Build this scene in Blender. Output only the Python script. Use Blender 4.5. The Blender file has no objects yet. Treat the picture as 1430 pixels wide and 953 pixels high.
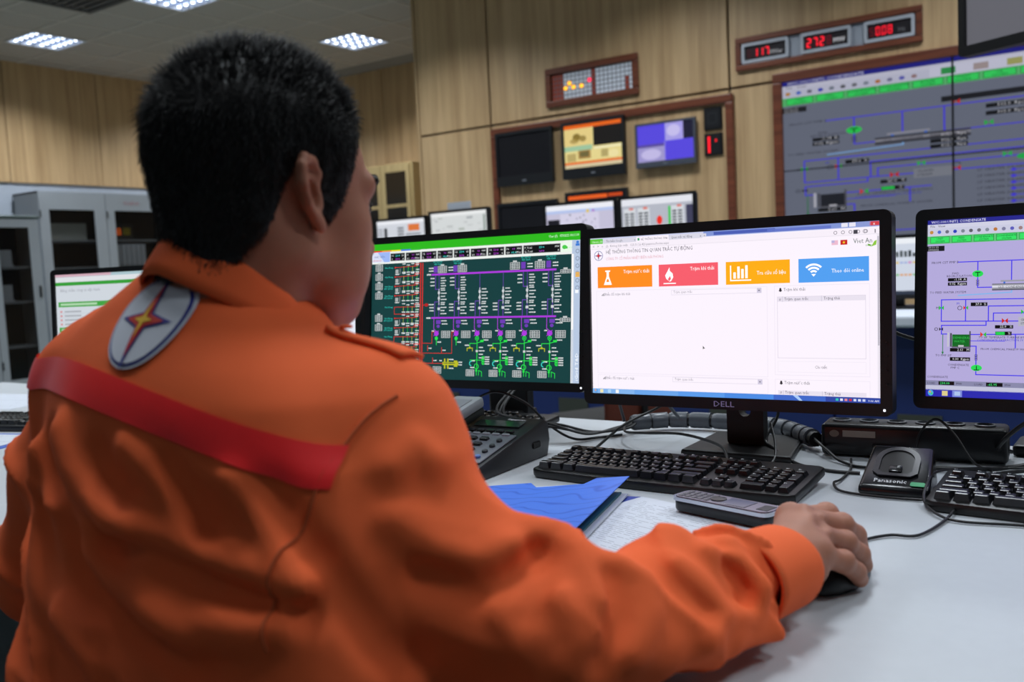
import bpy, bmesh, math, random
import numpy as np
from mathutils import Vector, Matrix
SC = bpy.context.scene
COL = SC.collection
PI = math.pi

# ------------------------------------------------------------------ camera
# world: X runs along the operator desk to the right, Y from the desk to the front wall, Z up (metres)
YAW, PITCH, ROLL = math.radians(35), math.radians(4.7), math.radians(2.8)
fw = Vector((-math.sin(YAW)*math.cos(PITCH), math.cos(YAW)*math.cos(PITCH), -math.sin(PITCH)))
r0 = Vector((math.cos(YAW), math.sin(YAW), 0)); u0 = r0.cross(fw)
rt = r0*math.cos(ROLL) - u0*math.sin(ROLL); up = u0*math.cos(ROLL) + r0*math.sin(ROLL)
cd = bpy.data.cameras.new('camera'); cam = bpy.data.objects.new('camera', cd); COL.objects.link(cam)
cam.matrix_world = Matrix(((rt.x, up.x, -fw.x, 0), (rt.y, up.y, -fw.y, 0), (rt.z, up.z, -fw.z, 1.10), (0, 0, 0, 1)))
cd.sensor_width = 36; cd.lens = 36*1300/1430; cd.clip_start = .02; cd.clip_end = 60
cd.dof.use_dof = True; cd.dof.focus_distance = 1.50; cd.dof.aperture_fstop = 5.0
SC.camera = cam
# ------------------------------------------------------------------ world, exposure
w = bpy.data.worlds.new('world'); SC.world = w; w.use_nodes = True
w.node_tree.nodes['Background'].inputs[0].default_value = (.6, .7, 1, 1)
w.node_tree.nodes['Background'].inputs[1].default_value = .02
SC.view_settings.view_transform = 'Standard'; SC.view_settings.look = 'None'
SC.view_settings.exposure = 0.0; SC.view_settings.gamma = 1.0; SC.view_settings.use_curve_mapping = False
LAMP_W = 31.0          # watts of one ceiling fixture
CEIL = 3.75
# ------------------------------------------------------------------ helpers
def lin(c):
    if isinstance(c, str):
        c = [int(c[i:i+2], 16)/255 for i in (0, 2, 4)]
        return tuple(x/12.92 if x <= .04045 else ((x+.055)/1.055)**2.4 for x in c)
    return tuple(c)
MATS = {}
def mat(name, col, rough=.5, metal=0, noise=0, nscale=30, bump=0, bscale=200, spec=.5, emit=None, estr=0, coat=0, stretch=(1, 1, 1), alpha=1, trans=0):
    if name in MATS: return MATS[name]
    m = bpy.data.materials.new(name); m.use_nodes = True; nt = m.node_tree; b = nt.nodes['Principled BSDF']
    c = lin(col)
    b.inputs['Base Color'].default_value = (*c, 1); b.inputs['Roughness'].default_value = rough
    b.inputs['Metallic'].default_value = metal; b.inputs['Specular IOR Level'].default_value = spec
    b.inputs['Coat Weight'].default_value = coat
    b.inputs['Transmission Weight'].default_value = trans; b.inputs['Alpha'].default_value = alpha
    if emit is not None:
        b.inputs['Emission Color'].default_value = (*lin(emit), 1); b.inputs['Emission Strength'].default_value = estr
    if noise or bump:
        tc = nt.nodes.new('ShaderNodeTexCoord'); mp = nt.nodes.new('ShaderNodeMapping')
        nt.links.new(tc.outputs['Object'], mp.inputs[0]); mp.inputs['Scale'].default_value = stretch
    if noise:
        n = nt.nodes.new('ShaderNodeTexNoise'); n.inputs['Scale'].default_value = nscale; n.inputs['Detail'].default_value = 4
        nt.links.new(mp.outputs[0], n.inputs['Vector'])
        r = nt.nodes.new('ShaderNodeValToRGB')
        r.color_ramp.elements[0].position = .3; r.color_ramp.elements[1].position = .7
        r.color_ramp.elements[0].color = (*[x*(1-noise) for x in c], 1); r.color_ramp.elements[1].color = (*[min(1, x*(1+noise)) for x in c], 1)
        nt.links.new(n.outputs[0], r.inputs[0]); nt.links.new(r.outputs[0], b.inputs['Base Color'])
    if bump:
        n2 = nt.nodes.new('ShaderNodeTexNoise'); n2.inputs['Scale'].default_value = bscale; n2.inputs['Detail'].default_value = 3
        bp = nt.nodes.new('ShaderNodeBump'); bp.inputs['Strength'].default_value = bump; bp.inputs['Distance'].default_value = .002
        nt.links.new(mp.outputs[0], n2.inputs['Vector']); nt.links.new(n2.outputs[0], bp.inputs['Height']); nt.links.new(bp.outputs[0], b.inputs['Normal'])
    MATS[name] = m
    return m
def wood(name, c1, c2, scale=1.0, rough=.45, axis=2):
    if name in MATS: return MATS[name]
    m = mat(name, c1, rough); nt = m.node_tree; b = nt.nodes['Principled BSDF']
    tc = nt.nodes.new('ShaderNodeTexCoord'); mp = nt.nodes.new('ShaderNodeMapping')
    s = [14*scale, 14*scale, 14*scale]; s[axis] = .55*scale
    mp.inputs['Scale'].default_value = s
    geo = nt.nodes.new('ShaderNodeNewGeometry')
    nt.links.new(geo.outputs['Position'], mp.inputs[0])
    n = nt.nodes.new('ShaderNodeTexNoise'); n.inputs['Scale'].default_value = 1; n.inputs['Detail'].default_value = 6; n.inputs['Distortion'].default_value = .4
    n3 = nt.nodes.new('ShaderNodeTexNoise'); n3.inputs['Scale'].default_value = 6; n3.inputs['Detail'].default_value = 3
    ad = nt.nodes.new('ShaderNodeMath'); ad.operation = 'MULTIPLY_ADD'; ad.inputs[1].default_value = .35
    nt.links.new(mp.outputs[0], n.inputs[0]); nt.links.new(mp.outputs[0], n3.inputs[0])
    nt.links.new(n3.outputs[0], ad.inputs[0]); nt.links.new(n.outputs[0], ad.inputs[2])
    r = nt.nodes.new('ShaderNodeValToRGB'); r.color_ramp.elements[0].position = .42; r.color_ramp.elements[1].position = .9
    r.color_ramp.elements[0].color = (*lin(c2), 1); r.color_ramp.elements[1].color = (*lin(c1), 1)
    nt.links.new(ad.outputs[0], r.inputs[0]); nt.links.new(r.outputs[0], b.inputs['Base Color'])
    return m
class MB:
    """collects shapes into one bmesh"""
    def __init__(s): s.bm = bmesh.new()
    def box(s, x0, x1, y0, y1, z0, z1, bev=0, seg=2, M=None):
        vs = [s.bm.verts.new(p) for p in ((x0,y0,z0),(x1,y0,z0),(x1,y1,z0),(x0,y1,z0),(x0,y0,z1),(x1,y0,z1),(x1,y1,z1),(x0,y1,z1))]
        fs = [s.bm.faces.new([vs[i] for i in q]) for q in ((0,3,2,1),(4,5,6,7),(0,1,5,4),(1,2,6,5),(2,3,7,6),(3,0,4,7))]
        if M is not None: bmesh.ops.transform(s.bm, matrix=M, verts=vs)
        if bev:
            es = list({e for f_ in fs for e in f_.edges})
            bmesh.ops.bevel(s.bm, geom=es, offset=bev, segments=seg, profile=.5, affect='EDGES')
        return s
    def hexa(s, lo, hi, bev=0, seg=2):
        """frustum: lo, hi = 4 corners each"""
        vs = [s.bm.verts.new(p) for p in list(lo)+list(hi)]
        fs = [s.bm.faces.new([vs[i] for i in q]) for q in ((0,3,2,1),(4,5,6,7),(0,1,5,4),(1,2,6,5),(2,3,7,6),(3,0,4,7))]
        if bev:
            es = list({e for f_ in fs for e in f_.edges}); bmesh.ops.bevel(s.bm, geom=es, offset=bev, segments=seg, profile=.5, affect='EDGES')
        return s
    def prism(s, pts, d, axis='y', M=None, bev=0):
        """closed outline (2D) extruded by (d0,d1) along an axis; pts in the other two axes"""
        d0, d1 = d
        def P(p, q):
            return {'x': (q, p[0], p[1]), 'y': (p[0], q, p[1]), 'z': (p[0], p[1], q)}[axis]
        a = [s.bm.verts.new(P(p, d0)) for p in pts]; b = [s.bm.verts.new(P(p, d1)) for p in pts]; n = len(pts)
        fs = [s.bm.faces.new(a[::-1]), s.bm.faces.new(b)]
        for i in range(n): fs.append(s.bm.faces.new((a[i], a[(i+1) % n], b[(i+1) % n], b[i])))
        bmesh.ops.recalc_face_normals(s.bm, faces=fs)
        if M is not None: bmesh.ops.transform(s.bm, matrix=M, verts=a+b)
        if bev:
            es = list({e for f_ in fs[:2] for e in f_.edges}); bmesh.ops.bevel(s.bm, geom=es, offset=bev, segments=2, profile=.5, affect='EDGES')
        return s
    def frame(s, outer, inner, d, axis='y'):
        """ring between two outlines with the same number of points"""
        d0, d1 = d; n = len(outer)
        def P(p, q): return {'x': (q, p[0], p[1]), 'y': (p[0], q, p[1]), 'z': (p[0], p[1], q)}[axis]
        L = [[s.bm.verts.new(P(p, q)) for p in o] for q in (d0, d1) for o in (outer, inner)]
        fs = []
        for i in range(n):
            j = (i+1) % n
            for A, B in ((0, 1), (1, 3), (3, 2), (2, 0)): fs.append(s.bm.faces.new((L[A][i], L[A][j], L[B][j], L[B][i])))
        bmesh.ops.recalc_face_normals(s.bm, faces=fs)
        return s
    def tube(s, pts, r, n=8, cap=True):
        pts = [Vector(p) for p in pts]; rs = r if isinstance(r, (list, tuple)) else [r]*len(pts)
        prev = None; t0 = (pts[1]-pts[0]).normalized(); nrm = t0.orthogonal().normalized(); rings = []
        for i, p in enumerate(pts):
            t = (pts[min(i+1, len(pts)-1)]-pts[max(i-1, 0)]).normalized()
            nrm = (nrm - t*nrm.dot(t)).normalized(); bn = t.cross(nrm)
            rings.append([s.bm.verts.new(p+(nrm*math.cos(2*PI*k/n)+bn*math.sin(2*PI*k/n))*rs[i]) for k in range(n)])
        for A, B in zip(rings, rings[1:]):
            for k in range(n): s.bm.faces.new((A[k], A[(k+1) % n], B[(k+1) % n], B[k]))
        if cap: s.bm.faces.new(rings[0][::-1]); s.bm.faces.new(rings[-1])
        return s
    def cyl(s, c, r, h, axis='z', n=20, r2=None):
        c = Vector(c); d = {'x': Vector((1,0,0)), 'y': Vector((0,1,0)), 'z': Vector((0,0,1))}[axis]
        return s.tube([c, c+d*h], [r, r if r2 is None else r2], n)
    def lathe(s, prof, n=24, c=(0,0,0)):
        rings = [[s.bm.verts.new((c[0]+r*math.cos(2*PI*k/n), c[1]+r*math.sin(2*PI*k/n), c[2]+z)) for k in range(n)] for r, z in prof]
        for A, B in zip(rings, rings[1:]):
            for k in range(n): s.bm.faces.new((A[k], A[(k+1) % n], B[(k+1) % n], B[k]))
        s.bm.faces.new(rings[0][::-1]); s.bm.faces.new(rings[-1])
        return s
    def mesh(s, name, smooth=False):
        me = bpy.data.meshes.new(name)
        bmesh.ops.recalc_face_normals(s.bm, faces=s.bm.faces[:])
        s.bm.to_mesh(me); s.bm.free()
        if smooth:
            for p in me.polygons: p.use_smooth = True
            try: me.set_sharp_from_angle(angle=math.radians(40))
            except Exception: pass
        return me
    def build(s, name, m, parent=None, smooth=False, loc=None, rot=None):
        return link(name, s.mesh(name, smooth), m, parent, loc, rot)
def link(name, me, m=None, parent=None, loc=None, rot=None):
    o = bpy.data.objects.new(name, me); COL.objects.link(o)
    if m is not None and not me.materials: me.materials.append(m)
    if parent is not None: o.parent = parent
    if loc is not None: o.location = loc
    if rot is not None: o.rotation_euler = rot
    return o
def tag(o, label=None, cat=None, group=None, kind=None):
    if label: o['label'] = label
    if cat: o['category'] = cat
    if group: o['group'] = group
    if kind: o['kind'] = kind
    return o
def thing(name, label, cat, loc=(0, 0, 0), rz=0, group=None):
    o = bpy.data.objects.new(name, None); COL.objects.link(o); o.empty_display_size = .05
    o.location = loc; o.rotation_euler = (0, 0, rz)
    return tag(o, label, cat, group)
def rrect(x0, x1, y0, y1, r, n=4):
    pts = []
    for cx, cy, a0 in ((x1-r, y1-r, 0), (x0+r, y1-r, PI/2), (x0+r, y0+r, PI), (x1-r, y0+r, 1.5*PI)):
        for k in range(n+1): a = a0+PI/2*k/n; pts.append((cx+r*math.cos(a), cy+r*math.sin(a)))
    return pts
def spline(pts, n=8):
    """Catmull-Rom through the points"""
    P = [Vector(p) for p in pts]; P = [P[0]*2-P[1]]+P+[P[-1]*2-P[-2]]; out = []
    for i in range(1, len(P)-2):
        a, b, c, d = P[i-1:i+3]
        for k in range(n):
            t = k/n; out.append(.5*((2*b)+(c-a)*t+(2*a-5*b+4*c-d)*t*t+(3*b-a-3*c+d)*t**3))
    return out+[P[-2]]
# -- flat screen pictures: coloured polygons and lettering, all lit by the screen itself
def screen_mat(strength, name):
    m = bpy.data.materials.new(name); m.use_nodes = True; nt = m.node_tree; b = nt.nodes['Principled BSDF']
    at = nt.nodes.new('ShaderNodeAttribute'); at.attribute_name = 'Col'
    b.inputs['Base Color'].default_value = (.008, .008, .01, 1); b.inputs['Roughness'].default_value = .35; b.inputs['Specular IOR Level'].default_value = .3
    nt.links.new(at.outputs['Color'], b.inputs['Emission Color']); b.inputs['Emission Strength'].default_value = strength
    return m
GLYPH = {}
def glyphs(st):
    if st not in GLYPH:
        cu = bpy.data.curves.new('t', 'FONT'); cu.body = st; cu.resolution_u = 1; cu.size = 1
        ob = bpy.data.objects.new('t', cu); COL.objects.link(ob)
        dg = bpy.context.evaluated_depsgraph_get(); me = bpy.data.meshes.new_from_object(ob.evaluated_get(dg))
        V = [(v.co.x, v.co.y) for v in me.vertices]; F = [tuple(p.vertices) for p in me.polygons]
        bpy.data.objects.remove(ob); bpy.data.curves.remove(cu); bpy.data.meshes.remove(me)
        x1 = max([v[0] for v in V], default=0)
        GLYPH[st] = (V, F, x1)
    return GLYPH[st]
class Screen:
    def __init__(s, w, h, nx=1920, ny=1080, step=.00025):
        s.w, s.h, s.nx, s.ny, s.step = w, h, nx, ny, step; s.V = []; s.F = []; s.C = []
    def _p(s, x, y, l): return ((x/s.nx-.5)*s.w, -l*s.step, (.5-y/s.ny)*s.h)
    def poly(s, pts, c, l=1):
        n = len(s.V); s.V += [s._p(x, y, l) for x, y in pts]
        a = sum(pts[i][0]*pts[(i+1) % len(pts)][1]-pts[(i+1) % len(pts)][0]*pts[i][1] for i in range(len(pts)))
        idx = list(range(n, n+len(pts))); s.F.append(idx if a < 0 else idx[::-1]); s.C.append(lin(c))
    def rect(s, x0, y0, x1, y1, c, l=1): s.poly(((x0, y0), (x1, y0), (x1, y1), (x0, y1)), c, l)
    def box(s, x0, y0, x1, y1, c, l=1, t=3):
        for q in ((x0, y0, x1, y0+t), (x0, y1-t, x1, y1), (x0, y0+t, x0+t, y1-t), (x1-t, y0+t, x1, y1-t)): s.rect(*q, c, l)
    def line(s, pts, c, l=1, t=4):
        for (x0, y0), (x1, y1) in zip(pts, pts[1:]):
            d = math.hypot(x1-x0, y1-y0) or 1; ux, uy = (x1-x0)/d*t/2, (y1-y0)/d*t/2
            s.poly(((x0-ux-uy, y0-uy+ux), (x1+ux-uy, y1+uy+ux), (x1+ux+uy, y1+uy-ux), (x0-ux+uy, y0-uy-ux)), c, l)
    def disc(s, x, y, rx, ry, c, l=1, n=20): s.poly([(x+rx*math.cos(2*PI*k/n), y+ry*math.sin(2*PI*k/n)) for k in range(n)], c, l)
    def ring(s, x, y, r, t, c, l=1, a0=0, a1=2*PI, n=24):
        P = lambda k, q: (x+q*math.cos(a0+(a1-a0)*k/n), y+q*math.sin(a0+(a1-a0)*k/n))
        for k in range(n): s.poly((P(k, r), P(k+1, r), P(k+1, r-t), P(k, r-t)), c, l)
    def text(s, x, y, st, size, c, l=2, al='l', sx=1.0, rot=0):
        """y = baseline, size = font height in screen pixels"""
        V, F, x1 = glyphs(st)
        ox = {'l': 0, 'c': -x1/2, 'r': -x1}[al]; n = len(s.V)
        for vx, vy in V:
            a, b = (vx+ox)*size*sx, -vy*size
            if rot: a, b = -b, a
            s.V.append(s._p(x+a, y+b, l))
        for f in F: s.F.append([n+i for i in f]); s.C.append(lin(c))
    def build(s, m, parent, loc=(0, 0, 0), rot=(0, 0, 0), name='screen'):
        me = bpy.data.meshes.new(name); me.from_pydata(s.V, [], s.F)
        at = me.attributes.new('Col', 'FLOAT_COLOR', 'FACE')
        at.data.foreach_set('color', np.array([(*c, 1) for c in s.C], np.float32).ravel())
        return link(name, me, m, parent, loc, rot)
# -- implicit surfaces -> mesh (naive surface nets)
def surface_nets(fn, lo, hi, h):
    lo = np.array(lo, np.float32); hi = np.array(hi, np.float32); n = np.ceil((hi-lo)/h).astype(int)+1
    ax = [lo[i]+h*np.arange(n[i], dtype=np.float32) for i in range(3)]
    X, Y, Z = np.meshgrid(*ax, indexing='ij'); D = fn(X, Y, Z).astype(np.float32)
    S = D < 0; cnt = np.zeros(n-1, np.float32); acc = np.zeros((*(n-1), 3), np.float32)
    c = [(i, j, k) for i in (0, 1) for j in (0, 1) for k in (0, 1)]
    sl = lambda o: tuple(slice(o[a], n[a]-1+o[a]) for a in range(3))
    for a in c:
        for b in c:
            if sum(np.subtract(b, a)) == 1 and min(np.subtract(b, a)) == 0:
                m = S[sl(a)] != S[sl(b)]
                if not m.any(): continue
                da, db = D[sl(a)][m], D[sl(b)][m]; t = da/(da-db)
                acc[m] += np.array(a, np.float32)+t[:, None]*(np.array(b, np.float32)-np.array(a, np.float32)); cnt[m] += 1
    act = cnt > 0; idx = -np.ones(n-1, int); idx[act] = np.arange(act.sum())
    V = (np.argwhere(act)+acc[act]/cnt[act][:, None])*h+lo
    Q = []
    for d in range(3):
        o = [0, 0, 0]; o[d] = 1; e1, e2 = (d+1) % 3, (d+2) % 3
        A = S[tuple(slice(0, n[a]-1) if a == d else slice(1, n[a]-1) for a in range(3))]
        B = S[tuple(slice(1, n[a]) if a == d else slice(1, n[a]-1) for a in range(3))]
        for flip, m in ((0, A & ~B), (1, ~A & B)):
            p = np.argwhere(m)
            if len(p) == 0: continue
            off = np.ones(3, int); off[d] = 0; p = p+off
            u = np.zeros(3, int); u[e1] = 1; v = np.zeros(3, int); v[e2] = 1
            q = np.stack([idx[tuple((p-u-v).T)], idx[tuple((p-v).T)], idx[tuple(p.T)], idx[tuple((p-u).T)]], 1)
            Q.append(q[:, ::-1] if flip else q)
    return V, np.concatenate(Q)
def np_mesh(name, V, Q, smooth=True):
    me = bpy.data.meshes.new(name); me.vertices.add(len(V)); me.vertices.foreach_set('co', V.astype(np.float32).ravel())
    me.loops.add(Q.size); me.loops.foreach_set('vertex_index', Q.astype(np.int32).ravel())
    me.polygons.add(len(Q)); me.polygons.foreach_set('loop_start', np.arange(0, Q.size, Q.shape[1], dtype=np.int32))
    me.update(calc_edges=True)
    if smooth: me.polygons.foreach_set('use_smooth', np.ones(len(Q), bool))
    return me
# ================================================================== THE ROOM
random.seed(4)
OAK = wood('oak_panel', 'cfae82', 'aa8a62')
OAK_DIM = MATS['oak_panel']
MAHOG = wood('mahogany_trim', '7e4630', '54291b', 2.0, .35, 0)
M_GAP = mat('panel_gap', '2a2420', .8)
M_PALE = mat('pale_paint', 'aeb6c2', .6, noise=.04, nscale=6)
M_TILE = mat('ceiling_tile', 'b2a89f', .9, noise=.06, nscale=40, bump=.3, bscale=400)
M_BAR = mat('ceiling_bar', 'c4bab0', .7)
M_FLOOR = mat('floor_vinyl', '5f6f6c', .35, noise=.12, nscale=8)
def structure(name, mb, m): return tag(mb.build(name, m), kind='structure')
XL, XR, YF, YR, YB = -11.1, 4.0, 7.1, 9.5, -3.2
XE = -5.945                                    # the front wall's left end; the room is deeper beyond it
structure('floor', MB().box(XL, XR, YB, YR, -.1, 0), M_FLOOR)
ceiling = structure('ceiling', MB().box(XL, XR, YB, YR, CEIL+.03, CEIL+.15), mat('ceiling_slab', '8f8a86', .9))
wall_front = structure('wall_front', MB().box(XE, XR, YF+.03, YR, 0, CEIL+.03), M_GAP)
wall_back = structure('wall_back', MB().box(XL, XE, YR, YR+.1, 0, CEIL+.03), M_GAP)
wall_left = structure('wall_left', MB().box(XL-.1, XL, YB, YR+.1, 0, CEIL+.03), M_PALE)
wall_right = structure('wall_right', MB().box(XR, XR+.1, YB, YR, 0, CEIL+.03), M_PALE)
wall_rear = structure('wall_rear', MB().box(XL, XR, YB-.1, YB, 0, CEIL+.03), M_PALE)
structure('baseboard_left', MB().box(XL, XL+.02, YB, YR, 0, .1), mat('baseboard', '6f6a64', .5))
# wood panels, each a board of its own with an open joint around it
for x0, x1 in ((XE, -5.09), (-5.09, -2.78), (-2.78, -.42), (-.42, 1.94), (1.94, XR)):
    for z0, z1 in ((0, 2.385), (2.385, CEIL+.03)):
        MB().box(x0+.009, x1-.009, YF, YF+.03, z0+.009, z1-.009, .004, 1).build('wall_panel', OAK, wall_front)
MB().box(XE-.03, XE, YF, YR, 0, CEIL+.03).build('end_panel', OAK, wall_front)
for i in range(5):
    y0 = 4.58+1.165*(i-1); y1 = YR if i == 4 else y0+1.165
    MB().box(XL, XL+.03, y0+.004, y1-.004, 2.345, CEIL+.03, .003, 1).build('wall_panel', OAK, wall_left)
MB().box(XL, XL+.03, YB, 3.41, 2.345, CEIL+.03).build('wall_panel', OAK, wall_left)
for x0, x1 in ((XL+.03, -9.75), (-9.75, -8.55), (-8.55, -7.35), (-7.35, XE-.03)):
    MB().box(x0+.004, x1-.004, YR-.03, YR, 2.47, CEIL+.03, .003, 1).build('wall_panel', OAK, wall_back)
    MB().box(x0+.004, x1-.004, YR-.03, YR, 0, 2.47, .003, 1).build('wall_panel', OAK, wall_back)
# ceiling: lay-in tiles and bars
PX, PY = .5625, .6
xs = [-9.9+PX*(k-.5) for k in range(-2, 12)]; ys = [5.65+PY*(k-.5) for k in range(-6, 7)]
LIGHTS = [(-9.9+2.25*k, 5.65+2.4*j) for k in range(6) for j in (-2, -1, 0, 1) if not (j == 1 and k > 1)]
tile = MB().box(-PX/2+.012, PX/2-.012, -PY/2+.012, PY/2-.012, .002, .022).mesh('ceiling_tile')
tile.materials.append(M_TILE)
for i in range(len(xs)-1):
    for j in range(len(ys)-1):
        cx, cy = xs[i]+PX/2, ys[j]+PY/2
        if any(abs(cx-a) < .1 and abs(cy-b) < .1 for a, b in LIGHTS): continue
        if -8.6 < cx < -7.4 and 4.7 < cy < 5.36: continue
        if cy > YR-.2: continue
        link('ceiling_tile', tile, None, ceiling, (cx, cy, CEIL))
for x in xs: MB().box(x-.014, x+.014, ys[0], min(ys[-1], YR), CEIL-.004, CEIL+.03).build('grid_bar', M_BAR, ceiling)
for y in ys: MB().box(xs[0], xs[-1], y-.014, y+.014, CEIL-.0045, CEIL+.029).build('grid_bar', M_BAR, ceiling)
MB().box(xs[-1], XR, YB, YF, CEIL+.002, CEIL+.022).build('plain_ceiling_field', M_TILE, ceiling)
MB().box(XL, xs[-1], YB, ys[0]-.014, CEIL+.002, CEIL+.022).build('plain_ceiling_field', M_TILE, ceiling)
# dark air grille let into the ceiling
g = thing('air_grille', 'dark grey square air grille let into the ceiling at the upper left', 'air vent', (-8.02, 5.05, CEIL-.02))
M_DKGR = mat('dark_grille', '3a3a3c', .6)
MB().frame([(-.56, -.6), (.56, -.6), (.56, .32), (-.56, .32)], [(-.5, -.54), (.5, -.54), (.5, .26), (-.5, .26)], (0, .03), 'z').build('frame', M_DKGR, g)
for k in range(9):
    MB().box(-.5, .5, -.52+.088*k, -.46+.088*k, .005, .012, M=Matrix.Rotation(.0, 4, 'X')).build('slat', M_DKGR, g)
MB().box(-.5, .5, -.54, .26, .028, .035).build('backing', mat('grille_dark', '222224', .9), g)
# ceiling lights: recessed louvre fixtures; the louvre cuts the light off towards the walls
M_LOUV = mat('louvre_aluminium', 'c9d2e2', .25, metal=.6)
M_LAMP = mat('lamp_glow', 'ffffff', .5, emit=(.80, .88, 1.0), estr=6)
M_REFL = mat('lamp_reflector', 'aab4c8', .4, emit=(.55, .62, .85), estr=.28)  # emission stands in for light thrown back by the reflector
def light_proto(hx=.265, hy=.285):
    P = {}
    P['frame'] = (MB().frame([(-hx-.015, -hy-.015), (hx+.015, -hy-.015), (hx+.015, hy+.015), (-hx-.015, hy+.015)], [(-hx, -hy), (hx, -hy), (hx, hy), (-hx, hy)], (-.012, .02), 'z').mesh('frame'), mat('lamp_frame', 'd8dce4', .4))
    P['reflector'] = (MB().box(-hx, hx, -hy, hy, .022, .028).mesh('reflector'), M_REFL)
    return P
LP = light_proto()
slx = MB().box(-.265, .265, -.0015, .0015, -.01, .02).mesh('louvre_slat'); slx.materials.append(M_LOUV)
sly = MB().box(-.0015, .0015, -.285, .285, -.01, .02).mesh('louvre_slat'); sly.materials.append(M_LOUV)
dot = MB().lathe([(.003, -.006), (.014, -.003), (.019, .004), (.019, .02)], 10).mesh('glow_dot'); dot.materials.append(M_LAMP)  # bright spots of the louvre cells, put in as glowing discs
where = {(0, 0): 'louvred ceiling light farthest left, above the grey cabinets', (1, 0): 'louvred ceiling light at the top edge, above the man\'s head', (1, 1): 'louvred ceiling light nearest the wooden cupboard in the corner'}
for k in range(6):
    for j in (-3, -2, -1, 0, 1):  # rearmost row: unseen rear fill, added to bring out the jacket's back
        if j == 1 and k > 1: continue
        seen = (k, j) in where
        t = thing('ceiling_light', where.get((k, j), 'louvred ceiling light out of view, %s from the left in the %s row' % (('first', 'second', 'third', 'fourth', 'fifth', 'sixth')[k], {-3: 'added rear fill', -2: 'second', -1: 'third', 0: 'fourth', 1: 'foremost'}[j])), 'ceiling light', (-9.9+2.25*k, 5.65+2.4*j, CEIL), 0, 'louvred ceiling lights')
        for n, (me, m) in LP.items(): link(n, me, m, t)
        for q in range(1, 4): link('louvre_slat', slx, None, t, (0, -.285+.1425*q, 0))
        for q in range(1, 5): link('louvre_slat', sly, None, t, (-.265+.106*q, 0, 0))
        if seen:
            for a in range(5):
                for b in range(4): link('glow_dot', dot, None, t, (-.212+.106*a, -.214+.1425*b, 0))
        ld = bpy.data.lights.new('lamp_light', 'AREA'); ld.shape = 'RECTANGLE'; ld.size = .5; ld.size_y = .54
        ld.energy = LAMP_W*{-3: .07, -2: .6, -1: 1.0}.get(j, 1.25); ld.color = (.86, .93, 1.0); ld.spread = math.radians(132)
        lo = bpy.data.objects.new('lamp_light', ld); COL.objects.link(lo); lo.parent = t; lo.location = (0, 0, -.016)
# ================================================================== LEFT: GREY CABINETS
M_GREY = mat('grey_steel', '8b9095', .45, noise=.03, nscale=5)
M_GREEN = mat('green_grey_steel', '4c5a58', .5)
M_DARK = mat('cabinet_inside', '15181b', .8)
M_GLASS = mat('smoked_glass', '0b0d10', .12, alpha=.35, spec=.4)
M_BLACK = mat('black_plastic', '0c0c0e', .42, noise=.15, nscale=300, spec=.4)
def cabinet(name, label, X, y0, y1, H, depth, doors, top=None):
    """steel cabinet whose doors face +X; local x = 0 at the front"""
    c = thing(name, label, 'cabinet', (X, (y0+y1)/2, 0)); w = (y1-y0)/2
    b = MB().box(-depth, -.02, -w, -w+.02, .06, H).box(-depth, -.02, w-.02, w, .06, H).box(-depth, -depth+.02, -w, w, .06, H).box(-depth, -.02, -w, w, H-.02, H).box(-depth, -.02, -w, w, .06, .09)
    b.build('body', M_GREY, c); MB().box(-depth, -.01, -w+.01, w-.01, 0, .06).build('plinth', M_GREEN, c)
    if top: MB().box(-depth-.01, .01, -w-.01, w+.01, H, H+.03, .005, 1).build('top', top, c)
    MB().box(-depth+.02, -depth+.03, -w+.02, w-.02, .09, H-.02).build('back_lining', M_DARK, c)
    for z in (.5, .95, 1.3, 1.62):
        if z < H-.2: MB().box(-depth+.03, -.06, -w+.02, w-.02, z, z+.02).build('shelf', M_GREY, c)
    n = len(doors)
    for (a, b_, ga, gb, gz0, gz1) in doors:
        a, b_, ga, gb = [v-(y0+y1)/2 for v in (a, b_, ga, gb)]
        d = MB().frame([(a+.004, .1), (b_-.004, .1), (b_-.004, H-.01), (a+.004, H-.01)], [(ga, gz0), (gb, gz0), (gb, gz1), (ga, gz1)], (-.02, 0), 'x').build('door', M_GREY, c)
        MB().box(-.014, -.008, ga, gb, gz0, gz1).build('pane', M_GLASS, d)
        MB().box(0, .02, b_-.05, b_-.035, 1.0, 1.12, .003, 1).build('handle', M_BLACK, d)
        for z in (.3, H-.3): MB().cyl((.004, a+.012, z), .008, .08, 'z', 8).build('hinge', M_BLACK, d)
    return c
cabinet('steel_cabinet', 'low grey steel cabinet with a dark glass door at the left edge', -9.39, 4.12, 5.11, 1.80, .45,
        [(4.12, 4.615, 4.2, 4.54, .19, 1.71), (4.615, 5.11, 4.69, 5.0, .19, 1.71)], M_GREEN)
cb = cabinet('steel_cabinet', 'tall light grey double cabinet with glass doors against the panelled wall', -10.5, 5.733, 7.6, 2.2, .55,
        [(5.733, 6.56, 5.85, 6.41, .3, 1.99), (6.56, 7.6, 6.67, 7.35, .3, 1.99)])
s = Screen(.3, .06, 300, 60, .0005); s.text(0, 45, 'TỦ HỒ SƠ', 46, 'b05060', 1)
s.build(mat('red_print', 'a03848', .6), cb, (.003, .28, 2.08), (0, 0, PI/2), 'lettering')
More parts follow.
